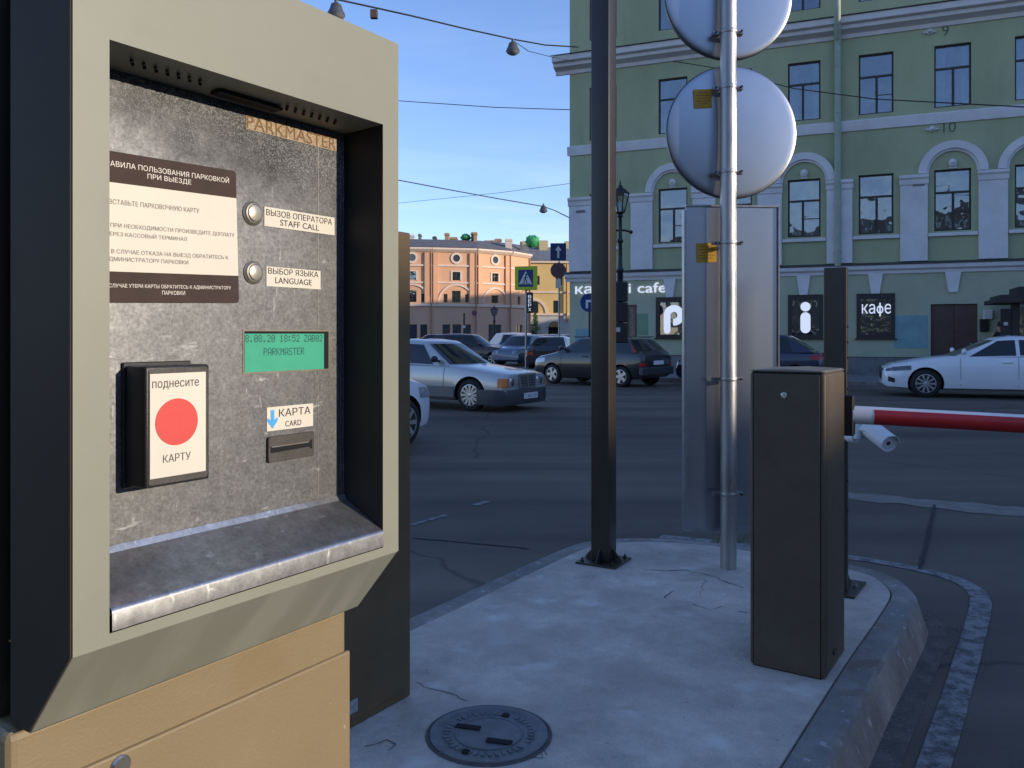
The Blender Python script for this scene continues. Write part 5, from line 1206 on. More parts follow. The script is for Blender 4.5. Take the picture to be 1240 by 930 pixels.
# ------------------------------------------------------------------ cars
def interp(T, u):
    if u <= T[0][0]: return T[0][1]
    for (a, x), (b, y) in zip(T[:-1], T[1:]):
        if u <= b:
            k = (u - a) / (b - a); return x + (y - x) * k
    return T[-1][1]
def evmesh(o):
    return bpy.data.meshes.new_from_object(o.evaluated_get(bpy.context.evaluated_depsgraph_get()))
def make_car(name, label, pos, ang, sp, cat='car', group=None):
    L_, Wd, H = sp['L'], sp['W'], sp['H']
    root = thing(name, (pos[0], pos[1], sp.get('z', 0.0)), ang, label, cat, group)
    M_ = WORLD[root.name]                               # local: x forward from the middle, y left, z up
    X = lambda u: L_ / 2 - u                            # u: metres behind the front bumper
    hw = Wd / 2
    paint = sp['paint']
    deck = sp['deck']; wlist = sp.get('plan', [(0, .80), (.08, .88), (.35, .955), (.9, 1), (L_ - .9, 1), (L_ - .3, .95), (L_ - .06, .90), (L_, .84)])
    bot = sp.get('bot', [(0, .30), (.1, .22), (.6, .19), (L_ - .6, .2), (L_ - .1, .27), (L_, .34)])
    us = sorted({0, .03, .09, .2, .35, .55, .8, 1.05, 1.3, 1.6, 2.0, 2.4, 2.8, 3.2, L_ - 1.1, L_ - .8, L_ - .5, L_ - .3, L_ - .16, L_ - .06, L_} | set(u for u, _ in deck))
    us = [u for u in us if 0 <= u <= L_]
    rings = []
    for u in us:
        zb, zt, w_ = interp(bot, u), interp(deck, u), hw * interp(wlist, u); h = zt - zb
        half = [(0, zb), (.82 * w_, zb), (.94 * w_, zb + .05 * h), (.98 * w_, zb + .2 * h), (1.0 * w_, zb + .48 * h), (.992 * w_, zb + .66 * h), (.972 * w_, zb + .82 * h), (.94 * w_, zb + .93 * h), (.86 * w_, zb + .985 * h), (.5 * w_, zb + 1.015 * h), (0, zb + 1.025 * h)]
        full = half + [(-y, z) for y, z in reversed(half[1:-1])]
        rings.append([(X(u), y, z) for y, z in full])
    n_ = len(rings[0]); vs = [p for r in rings for p in r]
    fs = [(i * n_ + k, i * n_ + (k + 1) % n_, (i + 1) * n_ + (k + 1) % n_, (i + 1) * n_ + k) for i in range(len(us) - 1) for k in range(n_)]
    fs += [tuple(range(n_)), tuple(range(len(vs) - 1, len(vs) - 1 - n_, -1))]
    tmp = MB(); tmp.add(vs, fs); to = tmp.build('body_tmp', [paint, WELL])
    rw = sp['rw']; axles = [X(sp['fo']), X(sp['fo'] + sp['wb'])]
    cut = MB()
    for ax_ in axles:
        for sg in (-1, 1): cut.cyl((ax_, sg * (hw - .27), rw), (ax_, sg * (hw + .15), rw), rw + .055, rw + .055, 32)
    co = cut.build('cut_tmp', [paint, WELL]); 
    for p in co.data.polygons: p.material_index = 1
    md = to.modifiers.new('b', 'BOOLEAN'); md.object = co; md.solver = 'EXACT'; md.operation = 'DIFFERENCE'
    me = evmesh(to); bpy.data.objects.remove(to); bpy.data.objects.remove(co)
    wellset = {i for i, m in enumerate(me.materials) if m == WELL}
    b = MB(M_); 
    o = len(b.v); b.v += [M_ @ v.co for v in me.vertices]
    for p in me.polygons: b.f.append(tuple(i for i in p.vertices)); b.mi.append(1 if p.material_index in wellset else 0)
    # cabin
    uf, urf, urr, ur = sp['cab']; zb_ = lambda u: interp(deck, u) - .015
    wb_, wr_ = hw * sp.get('cabw', .90), hw * sp.get('roofw', .66); bf, br = sp.get('bulge', .16), .10
    def ringpt(v):
        """one horizontal ring of the cabin at height share v"""
        w_ = wb_ + (wr_ - wb_) * v - .03 * v * (1 - v) * -1
        xf = X(uf) + (X(urf) - X(uf)) * v; xr = X(ur) + (X(urr) - X(ur)) * v
        zf = zb_(uf) + (H - .05 - zb_(uf)) * v; zr = zb_(ur) + (H - .05 - zb_(ur)) * v
        P = []
        for q in range(9):
            t = -1 + 2 * q / 8; P.append((xf - bf * (1 - .3 * v) * t * t, t * w_, zf))
        x0, x1 = P[-1][0], xr + br
        for q in range(1, 6):
            k = q / 6; P.append((x0 + (x1 - x0) * k, w_ * (1 + .015 * sin(pi * k)), zf + (zr - zf) * k + (.025 * v * sin(pi * k))))
        for q in range(9):
            t = 1 - 2 * q / 8; P.append((xr + br * t * t, t * w_, zr))
        for q in range(1, 6):
            k = q / 6; P.append((x1 + (x0 - x1) * k, -w_ * (1 + .015 * sin(pi * k)), zr + (zf - zr) * k + (.025 * v * sin(pi * k))))
        return P
    lv = [0, .25, .5, .75, .93, 1]; cr = [ringpt(v) for v in lv]
    last = cr[-1]; cxm = sum(p[0] for p in last) / len(last)
    for sc_, dz in ((.90, .025), (.72, .042), (.4, .05)): cr.append([(cxm + (p[0] - cxm) * sc_, p[1] * sc_, p[2] + dz) for p in last])
    nc = len(cr[0]); vs = [p for r in cr for p in r]
    fs = [(i * nc + k, i * nc + (k + 1) % nc, (i + 1) * nc + (k + 1) % nc, (i + 1) * nc + k) for i in range(len(cr) - 1) for k in range(nc)] + [tuple(range((len(cr) - 1) * nc, len(cr) * nc))]
    b.add(vs, fs, 0)
    body = b.build('body', [paint, WELL], root, smooth=32)
    bpy.data.meshes.remove(me)
    # glass: bilinear patches lifted off the cabin
    def front(t, v, lift=.008):
        R_ = ringpt(v); q = (t + 1) / 2 * 8; i = min(7, int(q)); k = q - i; a, c = Vector(R_[i]), Vector(R_[i + 1]); return a.lerp(c, k) + Vector((lift, 0, lift * .7))
    def rear(t, v, lift=.008):
        R_ = ringpt(v)[14:23]; q = (1 - t) / 2 * 8; i = min(7, int(q)); k = q - i; a, c = Vector(R_[i]), Vector(R_[i + 1]); return a.lerp(c, k) + Vector((-lift, 0, lift * .6))
    def sheet(fn, nm, v0=.10, v1=.92, tm=.90):
        b = MB(M_); nx, nv = 12, 5; vs = [fn(-tm + 2 * tm * i / nx, v0 + (v1 - v0) * j / nv) for j in range(nv + 1) for i in range(nx + 1)]
        b.add(vs, [(j * (nx + 1) + i, j * (nx + 1) + i + 1, (j + 1) * (nx + 1) + i + 1, (j + 1) * (nx + 1) + i) for j in range(nv) for i in range(nx)]); return b.build(nm, CARGL, root, smooth=50)
    sheet(front, 'windscreen'); sheet(rear, 'rear_window', .16 if sp.get('hatch') else .2, .9)
    def sidept(u, v, sg):
        R_ = ringpt(v); seg = R_[8:15]; x = X(u)
        for a, c in zip(seg[:-1], seg[1:]):
            if c[0] <= x <= a[0]:
                k = (a[0] - x) / (a[0] - c[0]); p = Vector(a).lerp(Vector(c), k); return Vector((p.x, sg * (p.y + .007), p.z))
        p = seg[0] if x > seg[0][0] else seg[-1]; return Vector((p[0], sg * (p[1] + .007), p[2]))
    v0, v1 = .06, .88
    for sg in (-1, 1):
        for (ua0, ua1, ub0, ub1) in sp['side']:          # bottom front, top front, bottom rear, top rear
            b = MB(M_); nx, nv = 6, 4; vs = []
            for j in range(nv + 1):
                k = j / nv; v = v0 + (v1 - v0) * k
                for i in range(nx + 1):
                    u = (ua0 + (ua1 - ua0) * k) * (1 - i / nx) + (ub0 + (ub1 - ub0) * k) * i / nx; vs.append(sidept(u, v, sg))
            b.add(vs, [(j * (nx + 1) + i, j * (nx + 1) + i + 1, (j + 1) * (nx + 1) + i + 1, (j + 1) * (nx + 1) + i) for j in range(nv) for i in range(nx)]); b.build('side_window', CARGL, root, smooth=50)
    # wheels
    for ax_ in axles:
        for sg in (-1, 1):
            b = MB(M_); y1 = sg * (hw - .02); o_ = (ax_, y1, rw)
            tw = .19
            b.lathe(o_, (0, -sg, 0), [(rw * .66, .0), (rw * .80, -.004), (rw * .93, .008), (rw, .035), (rw, tw - .035), (rw * .93, tw - .005), (rw * .6, tw)], 32); wh = b.build('wheel', TYRE, root, smooth=40)
            b = MB(M_); b.lathe(o_, (0, -sg, 0), [(rw * .67, -.004), (rw * .63, -.006), (rw * .60, .02), (rw * .56, .05)], 32, cap=False)
            ns = sp.get('spokes', 8)
            for q in range(ns):
                a = 2 * pi * q / ns; d_ = Vector((cos(a), 0, sin(a))); t_ = Vector((-sin(a), 0, cos(a))); c_ = Vector((ax_, y1 + sg * .003, rw))
                w0, w1 = rw * sp.get('sw', .07), rw * sp.get('sw1', .10)
                b.prism([c_ + d_ * rw * .12 - t_ * w0, c_ + d_ * rw * .62 - t_ * w1, c_ + d_ * rw * .62 + t_ * w1, c_ + d_ * rw * .12 + t_ * w0], (0, -sg * .02, 0))
            b.lathe((ax_, y1 + sg * .006, rw), (0, -sg, 0), [(rw * .10, 0), (rw * .17, .006), (rw * .17, .03)], 16); b.build('rim', RIM, wh, smooth=30)
            b = MB(M_); b.lathe((ax_, y1 - sg * .03, rw), (0, -sg, 0), [(rw * .6, 0), (rw * .6, .02)], 24); b.build('brake_disc', WELL, wh)
    # sill strip, door lines, handles, mirrors
    dl = sp.get('doors', [])
    for sg in (-1, 1):
        b = MB(M_)
        for u in dl:
            w_ = hw * interp(wlist, u); zb2, zt2 = interp(bot, u), interp(deck, u); h = zt2 - zb2
            P_ = [(1.0, .10), (1.003, .48), (.995, .66), (.975, .82), (.945, .93)]
            P3 = [(w_ * f - (.0 if f > .99 else 0), zb2 + h * g) for f, g in P_]; P3[0] = (w_ * .962, zb2 + h * .12)
            vs = []
            for y, z in P3: vs += [(X(u) - .0035, sg * (y + .004), z), (X(u) + .0035, sg * (y + .004), z)]
            b.add(vs, [(2 * q, 2 * q + 1, 2 * q + 3, 2 * q + 2) for q in range(4)])
        if dl: b.build('door_line', WELL, root)
        for u in sp.get('handles', []):
            w_ = hw * interp(wlist, u); z = interp(bot, u) + (interp(deck, u) - interp(bot, u)) * .80; b = MB(M_); b.box(X(u) - .10, X(u) + .10, sg * w_ * .975, sg * (w_ * .975 + .03), z - .015, z + .015); b.build('handle', sp.get('hmat', paint), root, bevel=.006)
        u = sp['cab'][0] + .42; z = interp(deck, u) + .10; b = MB(M_); b.ball((X(u), sg * (hw + .055), z), .1, 12, (.55, 1.0, .68)); b.box(X(u) - .03, X(u) + .03, sg * (hw * .86), sg * (hw + .02), z - .06, z - .02); b.build('mirror', sp.get('mmat', paint), root, smooth=50)
    # lamps
    def lamp(nm, m_, u0, u1, y0, y1, z0, z1, bev=.02):
        for sg in (-1, 1):
            b = MB(M_); xa, xb = sorted((X(u0), X(u1))); ya_, yb_ = sorted((sg * y0, sg * y1)); b.box(xa, xb, ya_, yb_, z0, z1); b.build(nm, m_, root, bevel=bev, segs=2, smooth=40)
    for args in sp.get('lamps', []): lamp(*args)
    PF = [(0, .82), (.05, .94), (.2, .98), (.48, 1.0), (.66, .992), (.82, .972), (.93, .94), (.985, .86), (1.02, .5)]
    def surf_y(u, z): zb2 = interp(bot, u); return hw * interp(wlist, u) * interp(PF, (z - zb2) / (interp(deck, u) - zb2))
    for nm, m_, u0, u1, z0, z1, yin, slant in sp.get('patches', []):     # lamps that lie on the body skin, wrapping its corner
        for sg in (-1, 1):
            b = MB(M_); n1 = 8; col_ = []
            if u0 == 0: us_ = [u0 + (u1 - u0) * (i / n1) ** 1.5 for i in range(n1 + 1)]
            else: us_ = [u1 - (u1 - u0) * (i / n1) ** 1.5 for i in range(n1 + 1)]
            e = 1 if u0 == 0 else -1; ue = us_[0]
            for i, u in enumerate(us_):
                k = i / n1; za_, zb_2 = z0 + slant * k * .6, z1 + slant * k
                col_.append([(X(u) + (.006 * e if i == 0 else 0), sg * (surf_y(u, z) + .006), z) for z in (za_, (za_ + zb_2) / 2, zb_2)])
            if yin is not None: col_ = [[(X(ue) + .006 * e, sg * yin, z) for z in (z0, (z0 + z1) / 2, z1)]] + col_
            vs = [p for c in col_ for p in c]
            b.add(vs, [(3 * i + j, 3 * i + 3 + j, 3 * i + 4 + j, 3 * i + 1 + j) for i in range(len(col_) - 1) for j in range(2)])
            b.build(nm, m_, root, smooth=50)
    for nm, m_, ua0, ua1, ub0, ub1, va, vb in sp.get('cabin_lamps', []):
        for sg in (-1, 1):
            b = MB(M_); vs = []
            for j in range(6):
                k = j / 5; v = va + (vb - va) * k
                for i in range(4):
                    u = (ua0 + (ua1 - ua0) * k) * (1 - i / 3) + (ub0 + (ub1 - ub0) * k) * i / 3; p = sidept(u, v, sg); vs.append((p.x, p.y + sg * .008, p.z))
            b.add(vs, [(j * 4 + i, j * 4 + i + 1, (j + 1) * 4 + i + 1, (j + 1) * 4 + i) for j in range(5) for i in range(3)]); b.build(nm, m_, root, smooth=50)
    for nm, m_, u0, u1, y0, y1, z0, z1 in sp.get('boxes', []):
        b = MB(M_); xa, xb = sorted((X(u0), X(u1))); b.box(xa, xb, y0, y1, z0, z1); b.build(nm, m_, root, bevel=.012, segs=2)
    if 'fplate' in sp:
        u, z, txt = sp['fplate']; b = MB(M_); b.box(X(u), X(u) + .008, -.26, .26, z - .056, z + .056); pl = b.build('number_plate', PLATE, root)
        if txt: b = MB(M_); b.text(txt, (X(u) + .0095, .0, z), (0, 1, 0), (0, 0, 1), w=.46, h=.072, bold=.02); b.build('lettering', INK, pl)
    if 'rplate' in sp:
        u, z = sp['rplate']; b = MB(M_); b.box(X(u) - .008, X(u), -.26, .26, z - .056, z + .056); b.build('number_plate', PLATE, root)
    if 'extra' in sp: sp['extra'](root, M_, X)
    return root
SILVER = mat('silver paint', (.50, .49, .47), .30, metal=.40, coat=.6, var=.03)
SILVLOW = mat('grey cladding', (.15, .145, .135), .5, var=.08)
WHITEC = mat('white car paint', (.76, .77, .80), .3, coat=.8, var=.02)
DARKC = mat('anthracite paint', (.034, .034, .035), .28, metal=.3, coat=.8, var=.05)
NAVYC = mat('navy paint', (.016, .022, .05), .25, coat=.9, var=.05)
MAROON = mat('brown car paint', (.045, .02, .018), .3, coat=.8, var=.05)
BLUEC = mat('blue grey paint', (.11, .15, .24), .3, metal=.3, coat=.8, var=.05)
BLACKC = mat('black car paint', (.014, .014, .017), .25, coat=.9, var=.05)

# silver saloon crossing the street
hd = Vector((.85, -.53)); lf = Vector((.53, .85))
wp = Vector(G2(570, 498)); hdn = hd.normalized(); lfn = Vector((-hdn.y, hdn.x))
def place(wheel_pt, heading, sp, side, front=True):
    """centre of a car whose named wheel touches the ground at wheel_pt (side: +1 left, -1 right)"""
    h = Vector(heading).normalized(); l = Vector((-h.y, h.x)); u = sp['fo'] + (0 if front else sp['wb'])
    return Vector(wheel_pt) - h * (sp['L'] / 2 - u) - l * side * (sp['W'] / 2 - .06), atan2(h.y, h.x)
def grille_190(root, M_, X):
    b = MB(M_); zf0, zf1 = .455, .735
    b.prism([(X(-.045), -.30, zf0), (X(-.045), .30, zf0), (X(-.025), .33, zf1), (X(-.025), -.33, zf1)], (-.08, 0, 0)); g = b.build('grille', CHROME, root, bevel=.012, segs=2)
    b = MB(M_)
    for sg in (0, 1):
        y0, y1 = (-.285, -.018) if sg == 0 else (.018, .285)
        k = .94; b.add([(X(-.0465), y0 * k, zf0 + .025), (X(-.0465), y1 * k, zf0 + .025), (X(-.0295), y1 * 1.03, zf1 - .04), (X(-.0295), y0 * 1.03, zf1 - .04)], [(0, 1, 2, 3)])
    b.build('grille_mesh', mat('grille dark', (.05, .055, .06), .5), g)
    b = MB(M_)
    for q in range(4):
        z = zf0 + .065 + q * .05; b.box(X(-.0445 + .0035 * (q + .8)) - .001, X(-.0445 + .0035 * (q + .8)) + .004, -.29, .29, z - .004, z + .004)
    b.build('grille_bar', CHROME, g)
    # wrap-round bumper and lower cladding
    hw = .845
    for nm, zz0, zz1, d_ in (('bumper', .22, .435, .07),):
        b = MB(M_); P_ = []
        for t, x_, y_ in ((0, .62, hw + .006), (1, .25, hw + .012), (2, .06, hw - .03), (3, -.05, hw - .16), (4, -.085, .35), (5, -.09, 0)): P_.append((x_, y_))
        out_ = [(X(u), y) for u, y in P_] + [(X(u), -y) for u, y in reversed(P_[:-1])]
        inn_ = [(X(u + .12), y * .92) for u, y in P_] + [(X(u + .12), -y * .92) for u, y in reversed(P_[:-1])]
        m_ = len(out_); vs = []
        for z, e in ((zz0 - .08, -.03), (zz0, 0), (zz1 - .03, 0), (zz1, -.02)): vs += [(x + e * .6, y * (1 + e * .3), z) for x, y in out_]
        for z in (zz1, zz0 - .08): vs += [(x, y, z) for x, y in inn_]
        b.add(vs, [(j * m_ + i, j * m_ + i + 1, (j + 1) * m_ + i + 1, (j + 1) * m_ + i) for j in range(5) for i in range(m_ - 1)] + [(5 * m_ + i, 5 * m_ + i + 1, i + 1, i) for i in range(m_ - 1)])
        b.build(nm, TRIMB, root, smooth=40)
    for sg in (-1, 1):
        b = MB(M_)
        for ua, ub in ((1.17, 3.05),):
            b.prism([(X(ua), sg * (hw * .965), .22), (X(ua), sg * (hw + .008), .27), (X(ua), sg * (hw + .010), .46), (X(ua), sg * (hw * .99), .475)], (X(ub) - X(ua), 0, 0))
        b.build('side_cladding', SILVLOW, root)
    b = MB(M_); b.cyl((X(.0), 0, .72), (X(.0), 0, .76), .006, .004); b.lathe((X(.0), 0, .785), (1, 0, 0), [(.030, -.003), (.034, 0), (.030, .003)], 16, cap=False); b.build('hood_ornament', CHROME, root)
sp190 = dict(L=4.43, W=1.69, H=1.39, fo=.80, wb=2.665, rw=.315, paint=SILVER, plan=[(0, .90), (.05, .935), (.2, .965), (.6, .99), (1.0, 1), (3.5, 1), (4.2, .96), (4.43, .88)], bot=[(0, .26), (.1, .2), (.6, .19), (3.8, .2), (4.33, .27), (4.43, .34)], deck=[(0, .69), (.05, .72), (.3, .765), (1.25, .885), (1.45, .905), (3.55, .945), (4.2, .93), (4.38, .90), (4.43, .78)],
             cab=(1.18, 1.95, 3.15, 3.72), cabw=.92, roofw=.70, bulge=.15, side=[(1.72, 2.08, 2.52, 2.52), (2.62, 2.62, 3.42, 3.10)], doors=[1.42, 2.57, 3.42], handles=[2.4, 3.25], mmat=BLACKP, hmat=BLACKP, spokes=12, sw=.055, sw1=.085,
             lamps=[('headlight', LENSM, -.014, .06, .335, .690, .475, .665), ('reflector', mat('lamp reflector', (.16, .165, .18), .2, metal=.6, var=.3, scale=20), -.018, .02, .48, .60, .495, .645)],
             patches=[('turn_signal', AMBER, 0, .17, .475, .655, .695, 0), ('tail_light', REDL, 4.2, 4.43, .58, .78, .45, 0)],
             fplate=(-.098, .30, 'Т 062 КЕ'), extra=grille_190)
p_, a_ = place(wp, hd, sp190, -1); make_car('parked_car', 'silver boxy saloon with chrome grille crossing behind the machine', p_, a_, sp190)

# white car nosing in behind the machine
spw = dict(L=4.3, W=1.78, H=1.52, fo=.86, wb=2.6, rw=.32, paint=WHITEC, deck=[(0, .62), (.05, .72), (.25, .82), (1.0, 1.0), (1.2, 1.03), (3.6, 1.05), (4.2, 1.0), (4.3, .8)],
           cab=(1.0, 1.9, 3.4, 4.0), side=[(1.6, 2.05, 2.45, 2.45), (2.53, 2.53, 3.4, 3.2)], doors=[1.35, 2.5], handles=[2.35], spokes=7, plan=[(0, .62), (.06, .74), (.2, .86), (.5, .96), (1.0, 1), (3.4, 1), (4.0, .95), (4.3, .84)],
           patches=[('headlight', LENSM, 0, .55, .60, .72, .35, .06), ('tail_light', REDL, 3.9, 4.3, .72, .92, .45, .04)])
p_, a_ = place(Vector(G2(490, 541)), (.5, .866), spw, -1); make_car('parked_car', 'white car with only its front wing showing beside the brown cabinet', p_, a_, spw)

# anthracite small estate
def fusion_extra(root, M_, X):
    b = MB(M_)
    for sg in (-1, 1): b.cyl((X(1.5), sg * .60, 1.425), (X(3.5), sg * .58, 1.425), .015, .015, 8)
    b.build('roof_rail', IRON, root)
    b = MB(M_); b.box(X(4.05), X(3.9), -.82, .82, .35, .58); b.build('rear_bumper', TRIMB, root, bevel=.03, segs=2)
spf = dict(L=4.02, W=1.70, H=1.42, fo=.80, wb=2.49, rw=.30, paint=DARKC, deck=[(0, .62), (.05, .76), (.2, .84), (.9, .98), (1.0, 1.0), (3.4, 1.04), (3.9, 1.03), (4.02, .9)], hatch=True,
           cab=(.82, 1.62, 3.55, 3.93), cabw=.93, roofw=.72, side=[(1.35, 1.78, 2.2, 2.2), (2.3, 2.3, 3.0, 2.98), (3.08, 3.08, 3.62, 3.45)], doors=[1.15, 2.25, 3.1], handles=[2.05, 2.95], spokes=5, sw=.12, sw1=.17,
           patches=[('headlight', LENSM, 0, .50, .62, .73, .42, .07), ('reflector', REDL, 3.90, 4.02, .60, .70, .62, 0)], cabin_lamps=[('tail_light', REDL, 3.70, 3.52, 3.90, 3.66, .04, .92)], rplate=(4.035, .70), extra=fusion_extra)
pw1, pw2 = Vector(G2(664, 464.5)), Vector(G2(752, 469))
h_ = (pw1 - pw2); p_, a_ = place(pw2, h_, spf, 1, False); make_car('parked_car', 'anthracite hatchback with tall rear lights parked behind the square post', p_, a_, spf)

# white saloon at the right
spm = dict(L=4.86, W=1.84, H=1.45, fo=.93, wb=2.83, rw=.335, paint=WHITEC, deck=[(0, .60), (.05, .70), (.25, .78), (.8, .89), (1.45, .98), (1.6, 1.0), (3.8, 1.04), (4.6, 1.06), (4.78, 1.02), (4.86, .82)],
           cab=(1.30, 2.35, 3.35, 4.35), cabw=.91, roofw=.68, bulge=.2, side=[(1.85, 2.45, 2.80, 2.80), (2.88, 2.88, 3.75, 3.45)], doors=[1.66, 2.84, 3.7], handles=[2.62, 3.55], spokes=10, sw=.045, sw1=.075,
           plan=[(0, .66), (.06, .78), (.2, .88), (.5, .965), (1.0, 1), (3.9, 1), (4.5, .95), (4.86, .84)],
           patches=[('headlight', mat('smoked headlamp', (.12, .125, .14), .12, metal=.4, var=.4, scale=14), 0, .62, .60, .675, .45, .085), ('fog_lamp', IRON, .12, .26, .34, .44, None, .05), ('tail_light', REDL, 4.5, 4.86, .80, .95, .45, .02)], boxes=[('grille', IRON, -.004, .1, -.5, .5, .4, .62)])
wm = Vector(G2(1121, 481.5)); p_, a_ = place(wm, (-.935, .355), spm, 1); make_car('parked_car', 'white sporty saloon parked in front of the brown door', p_, a_, spm)

# navy hatchback mostly hidden by the sign panel
spn = dict(L=4.05, W=1.72, H=1.50, fo=.82, wb=2.5, rw=.31, paint=NAVYC, deck=[(0, .62), (.05, .76), (.2, .84), (.9, .98), (1.0, 1.0), (3.3, 1.03), (3.9, 1.02), (4.05, .9)], hatch=True,
           cab=(.85, 1.65, 3.2, 3.9), side=[(1.35, 1.78, 2.2, 2.2), (2.3, 2.3, 3.25, 3.1)], doors=[1.15, 2.25], handles=[2.05], spokes=5, sw=.1, sw1=.15,
           patches=[('headlight', LENSM, 0, .45, .60, .74, .40, .06), ('tail_light', REDL, 3.72, 4.05, .80, .97, .52, .02)], rplate=(4.06, .7))
wm = Vector(G2(852, 468)); p_, a_ = place(wm, (-.922, .3877), spn, 1); make_car('parked_car', 'navy hatchback parked between the sign panel and the cafe', p_, a_, spn)

# the car park beyond
def sedan(paint, H=1.45, L_=4.4, W_=1.74, hatch=False):
    return dict(L=L_, W=W_, H=H, fo=.82, wb=2.6, rw=.31, paint=paint, deck=[(0, .62), (.05, .74), (.25, .84), (1.1, .95), (3.4, .99), (L_ - .25, 1.0), (L_, .82)], hatch=hatch,
                cab=(1.05, 1.8, L_ - 1.1 if not hatch else L_ - .6, L_ - .5 if not hatch else L_ - .12), side=[(1.55, 1.9, 2.35, 2.35), (2.45, 2.45, L_ - 1.05, L_ - 1.2)], doors=[1.3, 2.4], handles=[2.2], spokes=6,
                patches=[('headlight', LENSM, 0, .40, .60, .72, .38, .05), ('tail_light', mat('orange red lens', (.45, .06, .02), .2, var=.15), L_ - .3, L_, .66, .86, .45, .02)])
G_ = 'cars in the far car park'
for nm_lab, sp_x, pos, hdg in (
    ('dark brown estate facing right above the silver saloon roof', sedan(MAROON, 1.52, 4.5, hatch=True), (-2.1, 40.6), (.97, -.25)),
    ('blue grey hatchback with its bonnet towards the camera left of the crossing sign post', sedan(BLUEC, 1.48, 4.2, hatch=True), (0.55, 41.0), (-.42, -.91)),
    ('black saloon seen from behind with orange red tail light', sedan(BLACKC, 1.42), (1.85, 35.5), (.25, .97)),
    ('white van-like car far away behind the blue grey hatchback', sedan(WHITEC, 1.6, 4.6, hatch=True), (.7, 52.0), (.9, -.3)),
    ('distant navy car right of the crossing sign post', sedan(NAVYC, 1.5, 4.4, hatch=True), (1.95, 50.0), (-.6, -.8)),
    ('distant small dark blue car next to the green house corner', sedan(BLUEC, 1.5, 4.2, hatch=True), (3.3, 54.0), (.3, -.95)),
    ('distant dark car under the peach building windows', sedan(BLACKC, 1.5, 4.4), (-5.4, 62.0), (.98, .1))):
    sp_x['paint'] = sp_x['paint']; make_car('parked_car', nm_lab, pos, atan2(hdg[1], hdg[0]), sp_x, group=G_)

# ------------------------------------------------------------------ street furniture
# crossing sign
Y = 36.0; bx = (637 - CX) / FPX * Y
cr_ = thing('crossing_sign', (bx, Y, 0), 0, 'yellow framed pedestrian crossing sign on a thin grey post', 'road sign')
zc_ = CAMH + (HY - 337) / FPX * Y; hs_ = .49
T_ = Matrix.Translation((bx + .02, Y, zc_)) @ Matrix.Rotation(radians(-14), 4, 'Z')
b = MB(); b.cyl((bx, Y + .06, 0), (bx, Y + .06, zc_ + .4), .05, .05, 12); b.build('post', GALVP, cr_)
b = MB(T_); b.box(-hs_, hs_, -.16, .0, -hs_ * 1.05, hs_ * 1.05); fr_ = b.build('frame', FLUO, cr_, bevel=.015)
b = MB(T_); b.box(-.33, .33, -.166, -.161, -.38, .36); b.build('blue_face', SIGNB, cr_)
b = MB(T_); b.prism([(-.30, -.172, -.27), (.30, -.172, -.27), (0, -.172, .31)], (0, .005, 0)); b.build('white_triangle', WHITE, cr_)
b = MB(T_); y = -.178
b.prism([(.03 + .045 * cos(a * pi / 6), y, .15 + .045 * sin(a * pi / 6)) for a in range(12)], (0, .005, 0))
for A, B, w_ in (((.02, .10), (-.02, -.05), .05), ((-.02, -.05), (-.10, -.23), .035), ((-.01, -.05), (.08, -.22), .035), ((.02, .07), (-.09, -.03), .022), ((.02, .07), (.10, -.02), .022)):
    d_ = (Vector((B[0], 0, B[1])) - Vector((A[0], 0, A[1]))).normalized(); n2 = Vector((-d_.z, 0, d_.x)) * w_ / 2; pa, pb = Vector((A[0], y, A[1])), Vector((B[0], y, B[1])); b.prism([pa - n2, pb - n2, pb + n2, pa + n2], (0, .005, 0))
for q in range(4): b.prism([(-.20 + .11 * q, y, -.26), (-.15 + .11 * q, y, -.26), (-.14 + .10 * q, y, -.22), (-.18 + .10 * q, y, -.22)], (0, .005, 0))
b.build('walking_figure', INK, cr_)
# one way + no stopping
Y = 44.0; bx = (677 - CX) / FPX * Y; s_ = Y / FPX
ow = thing('one_way_sign', (bx, Y, 0), 0, 'blue one way arrow sign above a faded round no stopping sign', 'road sign')
b = MB(); b.cyl((bx, Y + .05, 0), (bx, Y + .05, 1.5 + 108 * s_), .045, .045, 10); b.build('post', GALVP, ow)
b = MB(); z0_, z1_ = 1.5 + (405 - 315.5) * s_, 1.5 + (405 - 294.5) * s_; x0_, x1_ = (666.5 - CX) * s_, (685.5 - CX) * s_; b.box(x0_, x1_, Y - .02, Y, z0_, z1_); b.build('blue_face', SIGNB, ow)
b = MB(); cxm, czm = (x0_ + x1_) / 2, (z0_ + z1_) / 2; u_ = (z1_ - z0_); yq = Y - .026
b.prism([(cxm - .06 * u_, yq, czm - .36 * u_), (cxm + .06 * u_, yq, czm - .36 * u_), (cxm + .06 * u_, yq, czm + .08 * u_), (cxm + .19 * u_, yq, czm + .08 * u_), (cxm, yq, czm + .36 * u_), (cxm - .19 * u_, yq, czm + .08 * u_), (cxm - .06 * u_, yq, czm + .08 * u_)], (0, .005, 0)); b.build('arrow', WHITE, ow)
zc_ = 1.5 + (405 - 327.5) * s_; r_ = 9.5 * s_
b = MB(); b.lathe((cxm, Y, zc_), (0, -1, 0), [(r_, 0), (r_, .02)], 28); nd = b.build('round_face', mat('faded sign blue', (.10, .075, .12), .5, var=.2, scale=8), ow)
b = MB(); b.lathe((cxm, Y - .0205, zc_), (0, -1, 0), [(r_ * .82, 0), (r_ * .82, .004), (r_ * .99, .004), (r_ * .99, 0)], 28, cap=False)
for a in (pi / 4, -pi / 4): b.obox((cxm, Y - .026, zc_), r_ * 1.7, .004, r_ * .16, Matrix.Rotation(a, 3, 'Y'))
b.build('red_ring', mat('faded sign red', (.22, .06, .06), .5, var=.2), nd)
